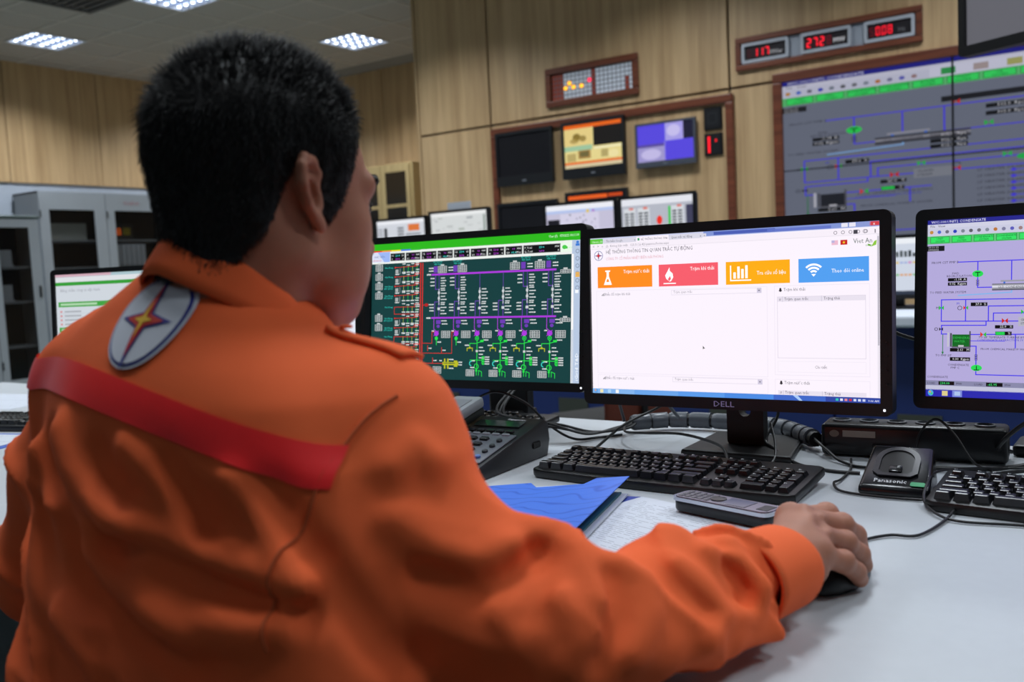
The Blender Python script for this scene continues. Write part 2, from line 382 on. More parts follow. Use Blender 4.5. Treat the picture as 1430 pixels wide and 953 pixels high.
# things inside the cabinets
M_BIND = mat('grey_binder', 'b4bac0', .6); M_PAPER = mat('paper', 'c9ced8', .7)
bm_ = MB().box(-.03, .03, -.13, .13, 0, .26, .004, 1).mesh('ring_binder'); bm_.materials.append(M_BIND)
for k in range(6):
    b = link('ring_binder', bm_, None, None, (-10.68, 6.72+.068*k, 1.321), (0, 0, PI/2))
    b.rotation_euler = (0, 0, PI/2)
    tag(b, 'grey ring binder under the small orange readout, %s from the left' % ('first', 'second', 'third', 'fourth', 'fifth', 'sixth')[k], 'binder', 'binders in the tall cabinet')
pm = MB().box(-.25, 0, 0, .48, 0, .2, .004, 1).mesh('document_box'); pm.materials.append(mat('document_card', 'b8beb8', .7))
tag(link('document_box', pm, None, None, (-10.62, 5.88, 1.641)), 'pale grey document box behind the left glass door of the tall cabinet', 'box')
for i, (y, z, l) in enumerate(((4.70, 1.321, 'upper grey document tray in the low cabinet by the left edge'), (4.68, .971, 'lower grey document tray in the low cabinet by the left edge'))):
    t = thing('document_tray', l, 'tray', (-9.62, y, z))
    MB().box(-.1, .1, 0, .19, 0, .02, .003, 1).build('base', M_BIND, t); MB().box(-.09, .09, .01, .18, .02, .17, .003, 1).build('papers', M_BIND, t)
t = thing('panel_meter', 'small panel meter with a glowing orange figure inside the tall cabinet', 'meter', (-10.62, 6.78, 1.641))
MB().box(-.1, 0, -.05, .2, 0, .2, .005, 1).build('case', mat('meter_case', '2b3034', .5), t)
s = Screen(.07, .1, 70, 100, .0005)
for q in ((15, 10, 55, 18), (15, 46, 55, 54), (15, 82, 55, 90), (10, 14, 18, 50), (52, 14, 60, 50), (10, 50, 18, 86), (52, 50, 60, 86)): s.rect(*q, 'ff7020', 1)
s.build(screen_mat(1.3, 'orange_led'), t, (.003, 0, .1), (0, 0, PI/2), 'digit')
MB().box(0, .003, .06, .16, .06, .15).build('yellow_label', mat('yellow_label', 'b0a028', .6), t)
# wooden cupboard in the deep corner
c = thing('wooden_cupboard', 'oak cupboard with two dark glass doors in the far corner', 'cupboard', (-8.36, 9.46, 0))
OAKL = wood('oak_cupboard', 'c0a878', '9a8458')
MB().box(-.46, .60, -.38, -.02, 0, 2.46, .004, 1).build('body', OAKL, c)
for a in (-.42, .075):
    d = MB().frame([(a, .9), (a+.485, .9), (a+.485, 2.44), (a, 2.44)], [(a+.07, 1.0), (a+.42, 1.0), (a+.42, 2.35), (a+.07, 2.35)], (-.40, -.381), 'y').build('door', OAKL, c)
    MB().box(a+.07, a+.42, -.395, -.385, 1.0, 2.35).build('pane', mat('cupboard_glass', '1e1a16', .15), d)
    MB().box(a+.07, a+.42, -.399, -.39, 1.90, 1.94).build('glazing_bar', OAKL, d)
    MB().cyl((a+(.455 if a < 0 else .03), -.42, 1.3), .008, .12, 'z', 8).build('handle', M_BLACK, d)
# ================================================================== FRONT WALL: SIGNALS, SCREENS
def rect4(x0, x1, z0, z1): return [(x0, z0), (x1, z0), (x1, z1), (x0, z1)]
def wood_frame(parent, x0, x1, z0, z1, t, y0=YF-.035, y1=YF, name='frame'):
    """moulded frame of four boards with two steps"""
    for a in ((x0, x1, z1-t, z1), (x0, x1, z0, z0+t), (x0, x0+t, z0+t, z1-t), (x1-t, x1, z0+t, z1-t)):
        MB().box(a[0], a[1], y0, y1, a[2], a[3], .008, 2).build(name, MAHOG, parent)
DARKTV = mat('tv_case', '14161a', .4)
# annunciator
a = thing('annunciator_panel', 'wood-framed alarm annunciator with lit yellow and red windows above the televisions', 'alarm panel', (0, 0, 0))
wood_frame(a, -4.46, -3.555, 2.455, 2.79, .055)
MB().box(-4.41, -3.6, YF-.005, YF, 2.505, 2.74).build('backing', mat('annun_back', '6a6e78', .7), a)
M_AW = mat('annun_window', 'e4e8f0', .5); M_AR = mat('annun_red', 'a04028', .5)
M_AY = mat('annun_yellow', 'ffb020', .5, emit='ffb028', estr=1.6); M_AP = mat('annun_pink', 'ff4060', .5, emit='ff3858', estr=1.3)
NC, NR = 20, 6; cw, ch = .80/NC, .225/NR
lit = {(4, 2): 1, (3, 3): 1, (5, 3): 1, (7, 3): 1, (9, 2): 2}
cells = {}
for m in (M_AW, M_AR, M_AY, M_AP):
    me = MB().box(.004, cw-.004, -.006, 0, .004, ch-.004, .001, 1).mesh('window_cell'); me.materials.append(m); cells[m.name] = me
for i in range(NC):
    for j in range(NR):
        m = M_AR if (i < 3 or i == 10 or (i == 18 and j > 2)) else M_AW
        if (i, j) in lit: m = M_AY if lit[(i, j)] == 1 else M_AP
        link('window_cell', cells[m.name], None, a, (-4.405+i*cw, YF-.005, 2.735-(j+1)*ch))
# three digital readouts
rd = thing('readout_board', 'wood-framed board of three red digital readouts above the video wall', 'display board', (0, 0, 0))
wood_frame(rd, -2.715, -1.365, 2.50, 2.75, .045)
MB().box(-2.67, -1.41, YF-.004, YF, 2.545, 2.705).build('backing', mat('readout_back', '9aa0aa', .5), rd)
SEG = {'0': 'abcdef', '1': 'bc', '2': 'abged', '5': 'afgcd', '7': 'abc', '8': 'abcdefg'}
LED = screen_mat(1.5, 'red_led')
def digits(s, st, x, y0, h, c, off='2a0508'):
    w_ = h*.5; t_ = h*.13
    for chx in st:
        if chx == '.': s.rect(x-t_*.6, y0+h-t_, x+t_*.4, y0+h, c, 2); continue
        on = SEG.get(chx, ''); k = h*.06
        q = {'a': (x+k, y0, x+w_-k, y0+t_), 'g': (x+k, y0+h/2-t_/2, x+w_-k, y0+h/2+t_/2), 'd': (x+k, y0+h-t_, x+w_-k, y0+h),
             'f': (x, y0+k, x+t_, y0+h/2-k/2), 'b': (x+w_-t_, y0+k, x+w_, y0+h/2-k/2), 'e': (x, y0+h/2+k/2, x+t_, y0+h-k), 'c': (x+w_-t_, y0+h/2+k/2, x+w_, y0+h-k)}
        for e, r_ in q.items(): s.rect(*r_, c if e in on else off, 2)
        x += w_*1.42
for i, (xa, dim, val, unit) in enumerate(((-2.665, '8', '117', 'MVar'), (-2.21, '', '272', 'MW'), (-1.755, '', '50.08', 'Hz'))):
    wv = .365 if i < 2 else .34
    b = MB().frame(rrect(xa, xa+wv, 2.55, 2.70, .015), rrect(xa+.022, xa+wv-.022, 2.573, 2.677, .004), (YF-.03, YF-.004), 'y').build('bezel', mat('readout_bezel', 'b4b8c0', .4), rd)
    s = Screen(wv-.04, .108, 320, 108, .0015); s.rect(0, 0, 320, 108, '0c0a0c', 0)
    if i == 0: digits(s, '8', 22, 26, 60, '300409'); digits(s, '117', 70, 24, 62, 'ff1830'); s.text(196, 84, unit, 44, '8a8c90', 2)
    if i == 1: digits(s, '272', 22, 22, 66, 'ff1830'); digits(s, '8', 166, 22, 66, '500610'); s.text(212, 80, unit, 46, 'b0b2b6', 2)
    if i == 2: digits(s, '5', 16, 24, 62, '4a0610'); digits(s, '0.08', 62, 24, 62, 'e01028'); s.text(222, 82, unit, 44, '4a4c50', 2)
    s.build(LED, b, (xa+wv/2, YF-.012, 2.625), (0, 0, 0), 'readout')
# framed bay of televisions
bay = thing('television_bay_frame', 'large mahogany frame around the televisions on the oak wall', 'frame', (0, 0, 0))
wood_frame(bay, -5.08, -2.745, .85, 2.345, .065)
TV_E = screen_mat(.95, 'tv_picture')
def television(label, x0, x1, z0, z1, draw=None, bez=(.025, .025, .03, .09), case=DARKTV, y=YF):
    t = thing('television', label, 'television', ((x0+x1)/2, y, z0), 0, 'televisions in the framed bay')
    w_, h_ = x1-x0, z1-z0; l, r, tp, bt = bez
    MB().box(-w_/2+.01, w_/2-.01, -.05, 0, .01, h_-.01, .006, 1).build('body', case, t)
    MB().frame(rect4(-w_/2, w_/2, 0, h_), rect4(-w_/2+l, w_/2-r, bt, h_-tp), (-.065, -.03), 'y').build('bezel', case, t)
    s = Screen(w_-l-r, h_-tp-bt, 1000, 700, .001)
    if draw: draw(s)
    else: s.rect(0, 0, 1000, 700, '040406', 0)
    s.build(TV_E, t, (-w_/2+l+(w_-l-r)/2, -.052, bt+(h_-tp-bt)/2))
    MB().box(-.02, .02, -.067, -.064, bt*.35, bt*.5).build('logo_plate', mat('silver_plate', '9a9ea6', .3, metal=.5), t)
    return t
def cctv_yellow(s):
    s.rect(0, 0, 1000, 700, 'e8d890', 0); s.rect(0, 0, 1000, 60, 'e8661a', 1); s.rect(510, 60, 1000, 370, '15120c', 1)
    s.rect(0, 600, 1000, 640, 'e8702a', 1); s.rect(0, 640, 1000, 700, 'd8c8a0', 1); s.rect(0, 60, 490, 340, 'e6cf86', 1); s.rect(0, 340, 490, 420, '9fc6a0', 1)
    s.disc(220, 200, 70, 60, '8a7430', 2); s.disc(330, 230, 60, 50, 'a08a48', 2); s.disc(180, 260, 80, 40, 'b49c58', 2); s.rect(240, 420, 460, 560, 'b08a4a', 2); s.rect(270, 440, 430, 530, '70663a', 3)
    s.rect(40, 460, 200, 590, 'bca868', 2); s.rect(640, 440, 760, 560, 'b4a468', 2); s.rect(520, 390, 990, 420, 'f4ecc0', 1); s.disc(850, 520, 90, 60, 'f0e2a6', 2)
def cctv_blue(s):
    s.rect(0, 0, 1000, 700, '5848e0', 0); s.rect(500, 0, 1000, 330, 'a8a0e8', 1); s.rect(820, 0, 1000, 330, '1a1830', 2); s.disc(650, 150, 120, 110, 'c8c0f0', 2)
    s.rect(0, 370, 480, 700, 'a098d0', 1); s.rect(0, 370, 480, 420, '584a98', 2); s.disc(240, 560, 180, 100, 'c4bce8', 2); s.rect(480, 330, 500, 700, '8a80e0', 2)
def orange_bar(s):
    s.rect(0, 0, 1000, 700, '0a0808', 0); s.rect(10, 10, 700, 70, 'e86020', 1); s.rect(720, 10, 960, 60, 'c84818', 1); s.rect(60, 110, 900, 680, 'b0a468', 1)
television('black switched-off television at the upper left of the framed bay', -5.01, -4.40, 1.81, 2.295)
television('television showing a yellow four-way camera picture with orange bars', -4.30, -3.685, 1.813, 2.30, cctv_yellow)
tag(television('silver-edged television showing a blue and violet four-way camera picture', -3.585, -3.05, 1.84, 2.20, cctv_blue, (.018, .018, .018, .045), mat('silver_tv', '4a4e58', .35)))
television('black switched-off television at the lower left of the framed bay', -5.02, -4.375, 1.18, 1.66)
television('television with a broken orange bar along its top, lower row of the bay', -4.29, -3.68, 1.20, 1.70, orange_bar)
for z, lab, red in ((2.085, 'small square black indicator with no light, upper of the two beside the bay frame', 0), (1.884, 'small square black indicator showing a red bar, lower of the two', 1)):
    t = thing('indicator_module', lab, 'indicator', (-2.92, YF, z))
    MB().box(-.075, .075, -.02, 0, 0, .175, .004, 1).build('case', M_BLACK, t)
    s = Screen(.12, .145, 120, 145, .0015); s.rect(0, 0, 120, 145, '0b0c0d', 0)
    if red: s.rect(18, 10, 36, 138, 'ff1828', 1); s.rect(78, 34, 92, 56, 'd81420', 1)
    else: s.box(24, 28, 96, 112, '181c1e', 1, 8)
    s.build(LED, t, (0, -.022, .0875))
# video wall: 3 x 2 screens showing one process picture
PUR, LPUR = '4a3cf0', '8a8af8'
def mimic(s, bg, txt='202028', k=1.0, wall=False):
    """process diagram in 1920 x 1080 units"""
    R_, T_, L_, D_ = s.rect, s.text, s.line, s.disc
    def val(x, y, w_=86, h_=24, st='-1.14  A', c='e8e8f0'): R_(x, y, x+w_, y+h_, '08080a', 3); T_(x+w_-6, y+h_-5, st, 20, c, 4, 'r')
    def valve(x, y, a='20c040', b='20c040', q=14):
        s.poly(((x-q, y-q), (x, y), (x-q, y+q)), a, 4); s.poly(((x+q, y-q), (x, y), (x+q, y+q)), b, 4)
    R_(0, 0, 1920, 1080, bg, 0)
    R_(0, 0, 1920, 26, '2a2a90', 1); T_(20, 20, 'W/C-100.UNIT2 CONDENSATE', 22, 'f0f0ff', 2)
    R_(0, 26, 1920, 50, 'd6d6ea', 1); T_(14, 45, 'File   View', 20, '303040', 2)
    R_(0, 50, 1920, 98, 'cfd0e6', 1)
    for i, c in enumerate(('c89040', '5070d0', '707080', '3040c0', '808898', '606068', '707078', '8890a0', 'c07838', '8080a0', '6060c0', 'a08080')):
        x = 22+i*44; D_(x, 74, 11, 11, c, 2, 8)
    R_(0, 98, 1920, 146, '60c878', 1)
    for i, st in enumerate(('UNIT', 'FEED', 'CONDENSATE', 'CONDENSATE', 'BOILER', 'STEAM', 'OIL', 'TURBINE', 'COOLING', 'WATER', 'AIR', 'ASH', 'FAN', 'FUEL', 'GAS', 'MAIN')):
        x = 16+i*121; s.box(x, 103, x+108, 141, '104020', 2, 2); R_(x+2, 105, x+106, 139, '38e868', 2); T_(x+54, 120, st, 16, '08401a', 3, 'c'); T_(x+54, 136, 'SYSTEM', 15, '08401a', 3, 'c')
    R_(560, 40, 1500, 96, 'dcdcf2', 2)
    for i, c in enumerate(('30a050', 'b0a0a0', 'b0b068', 'ff8020', 'e08020', 'd06060', '9090c0', '404090')): R_(600+i*110, 52, 650+i*110, 88, c, 3)
    if wall: R_(600, 210, 1920, 240, '141418', 3)
    R_(0, 158, 96, 190, '18181c', 1); T_(4, 172, '10:11:10', 17, 'd0d0d8', 2); T_(4, 188, '07/03/22', 17, 'd0d0d8', 2)
    T_(24, 268, 'FROM CST PMP B', 20, txt, 1)
    P = lambda pts, t=6: L_(pts, PUR, 2, t)
    P([(175, 262), (1500, 262)]); P([(282, 262), (282, 418), (362, 418)]); P([(462, 262), (462, 380)]); P([(610, 262), (610, 400), (1300, 400)])
    D_(282, 336, 30, 20, '28e058', 3); L_([(282, 328), (282, 350)], '083010', 4, 5); L_([(270, 328), (294, 328)], '083010', 4, 5)
    for y in (372, 384, 396): s.box(274, y, 290, y+10, '303038', 3, 2)
    T_(140, 336, 'FWD', 18, txt, 1); T_(110, 352, 'RECIRCULATION P', 18, txt, 1); val(118, 358, 106, 20); val(118, 384, 106, 20, '0.02  Kgpm')
    # condenser drum
    for i in range(8): R_(360, 398+i*5, 700, 403+i*5, (('26262c', '4a4a54', '8a8a94', '9c9ca8', '80808a', '5c5c66', '3c3c44', '1e1e24') if wall else ('70707a', '9a9aa6', 'd0d0dc', 'e8e8f4', 'c8c8d4', 'a0a0ac', '787884', '50505c'))[i], 3)
    T_(390, 424, 'GLD CONDENSER', 18, '202028', 4); R_(405, 378, 560, 388, 'a0a0ac', 3); R_(420, 386, 430, 398, '4070d0', 3); R_(540, 386, 550, 398, '4070d0', 3)
    T_(16, 450, 'TO FEED WATER SYSTEM', 18, txt, 1); L_([(178, 464), (463, 450), (463, 440)], '88b8f0', 2, 7)
    P([(83, 489), (1200, 489)]); P([(83, 489), (83, 620), (1100, 620)]); P([(218, 489), (218, 620)]); P([(342, 620), (342, 530), (900, 530)]); P([(369, 620), (369, 572), (880, 572)])
    valve(83, 538); valve(219, 539, 'e03030', '30c040', 13); s.ring(186, 540, 13, 3, txt, 3); valve(528, 566); valve(430, 618, 'd02020', 'd02020', 16)
    T_(168, 520, 'M', 20, '3030d0', 3); T_(52, 545, 'M', 20, txt, 2); val(246, 508, 90, 22, '37.0  %'); val(378, 644, 96, 20, '22.0   %'); val(380, 682, 50, 22, '10.7', '30ff60'); val(430, 682, 36, 22, '%')
    R_(382, 684, 430, 702, '20d050', 4); R_(500, 596, 640, 650, '888c98' if wall else 'b8b8c8', 3); T_(512, 618, 'GLAND', 18, txt, 4); T_(512, 640, 'STEAM', 18, txt, 4)
    P([(330, 620), (330, 645), (85, 645), (85, 698), (120, 698)]); valve(83, 668, txt, txt, 11); s.ring(55, 668, 10, 3, txt, 3)
    # hot-well tank
    R_(118, 688, 128, 775, 'c8c8d4', 3); R_(134, 692, 144, 775, '50505a', 3); R_(240, 680, 248, 780, '50505a', 3); R_(144, 772, 244, 780, '606068', 3)
    R_(146, 700, 240, 772, '1d1e26' if wall else '0f6a22', 3); R_(180, 764, 210, 776, 'c0c0c8', 4)
    T_(150, 726, 'DEMINERAL', 18, '202428' if wall else '38c050', 4); T_(156, 748, 'WATER', 18, '202428' if wall else '38c050', 4)
    L_([(93, 700), (93, 812)], '208040', 2, 4); s.poly(((86, 806), (100, 806), (93, 824)), '208040', 2); T_(52, 834, 'TO PMP SIT', 18, txt, 1)
    P([(250, 700), (560, 697)]); valve(316, 700, 'e04030', '30c040', 16); P([(250, 738), (430, 738)], 4); P([(486, 700), (486, 777)])
    T_(290, 722, 'TO HP TEMPERATE TURBINE BYPASS', 17, txt, 2); T_(282, 738, 'CONDENSATE EXTRACTION SV', 17, '2828c0', 2); T_(302, 792, 'FROM CHEMICAL MAKEUP WATER', 17, txt, 2)
    val(134, 782, 112, 22, '2.61   M'); val(134, 838, 112, 22, '0.00  Kgpm'); P([(250, 770), (278, 770), (278, 940), (900, 939)])
    for y in (820, 832, 844): s.box(270, y, 286, y+10, '303038', 3, 2)
    D_(281, 900, 30, 19, '28e058', 3); L_([(281, 890), (281, 912)], '083010', 4, 5); L_([(269, 912), (293, 912)], '083010', 4, 5)
    T_(122, 890, 'CONDENSATE', 18, txt, 1); T_(138, 908, 'PMP C', 18, txt, 1); T_(6, 966, 'CONDENSATE', 18, txt, 1)
    for i in range(9):
        y = 640+i*34; T_(720, y, 'LP HEATER DRAIN FLOW  %d' % (i+1), 19, txt, 1); P([(830, y+8), (1400, y+8)], 4); D_(840, y+8, 9, 9, PUR, 3, 8)
    for x, y in ((650, 246), (650, 612), (1100, 246), (1190, 536)): valve(x, y, 'd02828', 'd02828', 15); s.ring(x, y-18, 16, 4, txt, 3, PI, 2*PI, 10)
    for x, y in ((760, 380), (1020, 470), (820, 560)): valve(x, y, '20c050', '20c050', 15)
    D_(880, 580, 30, 16, '20c050', 4); D_(930, 560, 28, 16, 'e05058', 4)
    for x, y in ((540, 410), (540, 440), (540, 470), (730, 280), (730, 320), (900, 500), (900, 530), (1100, 340)): val(x+20, y, 130, 22, '312.0  Kpa')
    s.rect(0, 982, 1920, 1012, '8c8cae', 1)
    for i, st in enumerate(('234.00', '-65.95', '538.94', '121.30', '98.25', '16.40', '540.1')):
        x = 30+i*262; T_(x-22, 1004, 'LOAD', 17, '202028', 2); R_(x+42, 986, x+130, 1008, '08080a', 2); T_(x+50, 1004, st, 20, '48f080', 3); T_(x+140, 1004, 'MW', 18, '202028', 2)
    s.rect(0, 1012, 1920, 1040, 'c8c8e0', 1); s.rect(0, 1036, 1920, 1080, '2a2ab0', 1)
    D_(28, 1058, 16, 18, '50b0e0', 2); D_(24, 1052, 6, 6, 'f0a040', 3, 8); D_(34, 1062, 6, 6, '50d060', 3, 8); R_(92, 1044, 124, 1074, 'e0d090', 2); R_(150, 1040, 204, 1078, '8090e0', 2); R_(162, 1046, 194, 1070, 'b0c8f0', 3)
vw = thing('video_wall', 'wall-sized video wall of six panels showing a grey and violet process diagram', 'video wall', (-2.355, YF, 1.04))
VW_W, VW_H = 3.53, 1.324
wood_frame(vw, -.07, VW_W+.07, -.07, VW_H+.07, .07, -.05, 0)
for i in range(3):
    for j in range(2):
        x0, z0 = VW_W/3*i, VW_H/2*j
        MB().box(x0+.004, x0+VW_W/3-.004, -.018, 0, z0+.003, z0+VW_H/2-.003, .003, 1).build('panel', M_BLACK, vw)
s = Screen(VW_W, VW_H, step=.0008); mimic(s, '747a8c', '2c2c38', wall=True)
s.build(screen_mat(.62, 'video_wall_picture'), vw, (VW_W/2, -.019, VW_H/2))
for i in (1, 2): MB().box(VW_W/3*i-.007, VW_W/3*i+.007, -.029, -.0245, 0, VW_H).build('seam', M_BLACK, vw)
MB().box(0, VW_W, -.029, -.0245, VW_H/2-.004, VW_H/2+.004).build('seam', M_BLACK, vw)
# television hung from the ceiling at the upper right
t = thing('hanging_television', 'black-rimmed grey television hanging from the ceiling at the upper right corner', 'television', (-.745, 4.69, 1.925), math.radians(-27))
MB().frame(rrect(0, 1.0, 0, .6, .02), rrect(.03, .97, .045, .57, .004), (-.02, .03), 'y').build('bezel', M_BLACK, t)
MB().box(.01, .99, .03, .08, .01, .59, .01, 2).build('back', M_BLACK, t)
s = Screen(.94, .525, 100, 60); s.rect(0, 0, 100, 60, '6c6c74', 0); s.build(screen_mat(.8, 'grey_picture'), t, (.5, 0, .3075))
MB().box(.42, .58, .08, .11, .18, .42, .005, 1).build('mount_plate', M_BLACK, t)
MB().cyl((.5, .14, .3), .025, CEIL-1.925-.3, 'z', 14).build('pole', mat('pole_grey', '55585e', .4, metal=.5), t)
# ================================================================== FAR CONSOLE
M_WHITE = mat('white_laminate', 'c4c9d2', .42, noise=.02, nscale=20)
M_BLUE = mat('blue_panel', '10245c', .5)
con = thing('far_console', 'long white-topped console with dark blue front panels across the room', 'console', (0, 0, 0))
MB().box(-6.2, 1.6, 4.55, 5.45, .72, .775, .012, 2).build('worktop', M_WHITE, con)
for k in range(8):
    x0 = -6.15+k*.962
    p = MB().box(x0+.005, x0+.957, 4.70, 4.72, .02, .72, .004, 1).build('front_panel', M_BLUE, con)
    v = MB().box(x0+.3, x0+.5, 4.69, 4.699, .16, .29).build('vent', mat('vent_olive', '33372f', .6), p)
MB().box(-6.15, 1.5, 5.38, 5.42, 0, .72).build('back_panel', M_BLUE, con)
MB().box(-6.0, -2.0, 5.0, 5.4, .775, .80).build('riser_base', M_BLUE, con)
MB().box(-6.0, -2.0, 4.98, 5.42, 1.06, 1.09, .005, 1).build('raised_shelf', M_WHITE, con)
for x in (-5.98, -4.7, -3.4, -2.04): MB().box(x, x+.03, 5.0, 5.4, .80, 1.06).build('riser_post', M_BLUE, con)
FAR = screen_mat(.95, 'far_monitor_picture')
def far_monitor(label, x0, x1, ztop, y, draw, zbase, group='monitors on the far console'):
    t = thing('flat_monitor', label, 'monitor', ((x0+x1)/2, y, zbase), 0, group); w_ = x1-x0; h_ = w_*.6; zt = ztop-zbase
    MB().frame(rect4(-w_/2, w_/2, zt-h_, zt), rect4(-w_/2+.018, w_/2-.018, zt-h_+.022, zt-.018), (-.02, .0), 'y').build('bezel', M_BLACK, t)
    MB().box(-w_/2+.005, w_/2-.005, 0, .035, zt-h_+.005, zt-.005, .008, 1).build('back', M_BLACK, t)
    s = Screen(w_-.036, h_-.04, 1000, 600, .0008); draw(s); s.build(FAR, t, (0, -.008, zt-h_/2+.002))
    MB().box(-.03, .03, .035, .06, .01, zt-h_/2).build('neck', M_BLACK, t); MB().box(-.12, .12, -.06, .12, 0, .012, .004, 1).build('base', M_BLACK, t)
def d1(s):
    s.rect(0, 0, 1000, 600, 'd4d8e0', 0); s.rect(0, 0, 1000, 60, 'eef0f6', 1); s.rect(150, 120, 210, 600, '202228', 1)
    for i in range(8): s.rect(430, 120+i*50, 560, 150+i*50, '70747c', 1)
    s.rect(650, 80, 880, 190, 'e0783a', 1); s.rect(700, 360, 820, 430, 'e8a8a8', 1); s.rect(600, 230, 900, 260, '9096a0', 1)
    for i in range(9): s.rect(20, 130+i*46, 120, 150+i*46, '888c96', 1)
def d2(s):
    s.rect(0, 0, 1000, 600, 'd8dcdc', 0); s.rect(0, 0, 1000, 50, 'eef0f0', 1)
    rr = random.Random(2)
    for i in range(40): x, y = rr.randint(20, 850), rr.randint(60, 560); s.rect(x, y, x+rr.randint(30, 110), y+rr.randint(10, 34), rr.choice(('b8bcbc', 'a8acb0', 'c4c8c8', 'b0b8b0')), 1)
    s.rect(930, 60, 960, 600, '8a9890', 1)
def d3(s):
    s.rect(0, 0, 1000, 600, 'c8c4dc', 0); s.rect(0, 0, 1000, 70, 'f0f2fa', 1); s.rect(0, 70, 1000, 110, 'b8c8f0', 1); s.rect(20, 190, 200, 560, '15131c', 1)
    rr = random.Random(5); s.rect(210, 120, 780, 600, 'd8d4ea', 1)
    for i in range(36): x, y = rr.randint(230, 740), rr.randint(130, 580); s.disc(x, y, 14, 12, rr.choice(('9a98b0', 'b0acc8', '88889a')), 2, 8)
    s.disc(620, 100, 22, 22, 'e8c840', 2); s.disc(700, 100, 18, 18, 'b070d0', 2); s.rect(790, 400, 1000, 440, '40405a', 1)
def d4(s):
    s.rect(0, 0, 1000, 600, 'b8bcc8', 0); s.rect(0, 0, 1000, 90, 'e8eaf2', 1)
    for c in (30, 230, 700):
        s.rect(c, 130, c+170, 480, 'd8dce2', 1)
        for i in range(7): s.rect(c+14, 190+i*40, c+70, 214+i*40, '40444c', 2); s.rect(c+90, 190+i*40, c+150, 214+i*40, '50545c', 2)
        s.rect(c+80, 120, c+140, 150, 'e07868', 2)
    s.disc(535, 310, 40, 60, 'f03020', 2); s.rect(660, 130, 690, 480, '20c840', 2); s.rect(900, 130, 990, 560, '40405a', 1); s.rect(20, 490, 1000, 560, '504868', 1)
def d5(s):
    s.rect(0, 0, 1000, 600, 'd2dae8', 0); s.rect(0, 0, 1000, 60, 'f0f4fa', 1)
    rr = random.Random(8)
    for i in range(24): x = 20+i*40; s.rect(x, 100+rr.randint(0, 60), x+28, 200, rr.choice(('50585c', '707880', '30383c')), 1); s.rect(x, 250, x+30, 270, rr.choice(('d080c0', 'e0c060', 'a0b0e0')), 1); s.rect(x, 380, x+30, 400, rr.choice(('e0a060', 'd080c8', '80c080')), 1)
    s.rect(0, 560, 1000, 600, '303848', 1); s.rect(300, 562, 420, 598, 'd04050', 2)
far_monitor('far monitor with a grey and orange table, nearest the man\'s face', -4.74, -4.245, 1.475, 5.1, d1, 1.091)
far_monitor('far monitor under the small white card, grey picture', -4.225, -3.70, 1.495, 5.1, d2, 1.091)
far_monitor('far monitor with a lilac picture and black side box', -3.265, -2.735, 1.475, 5.1, d3, 1.091)
far_monitor('far monitor showing a red disc and a green bar', -2.72, -2.215, 1.475, 5.1, d4, 1.091)
far_monitor('far white monitor seen in the gap between two near screens', -1.40, -.85, 1.155, 5.1, d5, .776)
t = thing('note_card', 'small white card standing on top of a far monitor', 'card', (-3.97, 5.115, 1.496))
MB().box(-.1, .1, -.002, .002, 0, .05).build('card', M_PAPER, t); MB().box(-.1, .1, 0, .02, 0, .003).build('foot', M_PAPER, t)
# chair pushed up to the far console
t = thing('office_chair', 'dark orange upholstered chair glimpsed under the near screens', 'chair', (-2.02, 3.60, 0), math.radians(62))
M_OCH = mat('orange_upholstery', '5e2412', .8)
MB().box(-.21, .21, -.20, .20, .36, .42, .03, 3).build('seat', mat('dark_upholstery', '14120f', .9), t, True); MB().box(-.17, .17, -.27, -.22, .40, .80, .03, 3).build('backrest', M_OCH, t, True)
MB().cyl((0, 0, .08), .025, .32).build('column', M_BLACK, t)
MB().tube([(0, -.2, .42), (0, -.29, .45), (0, -.285, .6)], .015).build('back_strut', M_BLACK, t)
for k in range(5):
    a_ = 2*PI*k/5; MB().tube([(0, 0, .09), (.26*math.cos(a_), .26*math.sin(a_), .06)], [.025, .015]).build('leg', M_BLACK, t)
    MB().cyl((.26*math.cos(a_)-.012, .26*math.sin(a_), .025), .025, .024, 'x', 12).build('castor', M_BLACK, t)
# ================================================================== NEAR DESK
random.seed(11)
DZ = .74
M_DESK = mat('desk_laminate', 'bec3c8', .38, noise=.015, nscale=60, bump=.05, bscale=900)
M_EDGE = mat('desk_edge', '8b9096', .5)
desk = thing('operator_desk', 'long pale grey operator desk running under the screens', 'desk', (0, 0, 0))
MB().box(-3.7, 1.6, .64, 1.82, DZ-.03, DZ, .006, 2).build('desktop', M_DESK, desk)
MB().box(-3.7, 1.6, .632, .641, DZ-.03, DZ-.006, .003, 1).build('edge_band', M_EDGE, desk)
for x in (-3.6, -2.0, -.2, 1.45): MB().box(x, x+.04, .72, 1.74, 0, DZ-.03).build('leg_panel', M_EDGE, desk)
MB().box(-3.55, 1.45, 1.68, 1.70, .25, DZ-.03).build('modesty_panel', M_EDGE, desk)
M_KEY = mat('key_plastic', '121317', .25, spec=.6)
M_KBODY = mat('keyboard_body', '0b0c0e', .4)
M_CABLE = mat('cable_rubber', '0e0f12', .45)
M_SIL = mat('silver_plastic', '8d919a', .35, metal=.3)
M_LEG = mat('white_print', 'f0f2f6', .5)
LAB = {}
def flat_text(name, st, size, m, parent, loc, rot, al='c', sx=1.0):
    """printed lettering as a flat mesh; lies in local X (along) / Y (up)"""
    V, F, x1 = glyphs(st); ox = -x1/2 if al == 'c' else 0
    me = bpy.data.meshes.new(name); me.from_pydata([((x+ox)*size*sx, y*size, 0) for x, y in V], [], F)
    return link(name, me, m, parent, loc, rot)
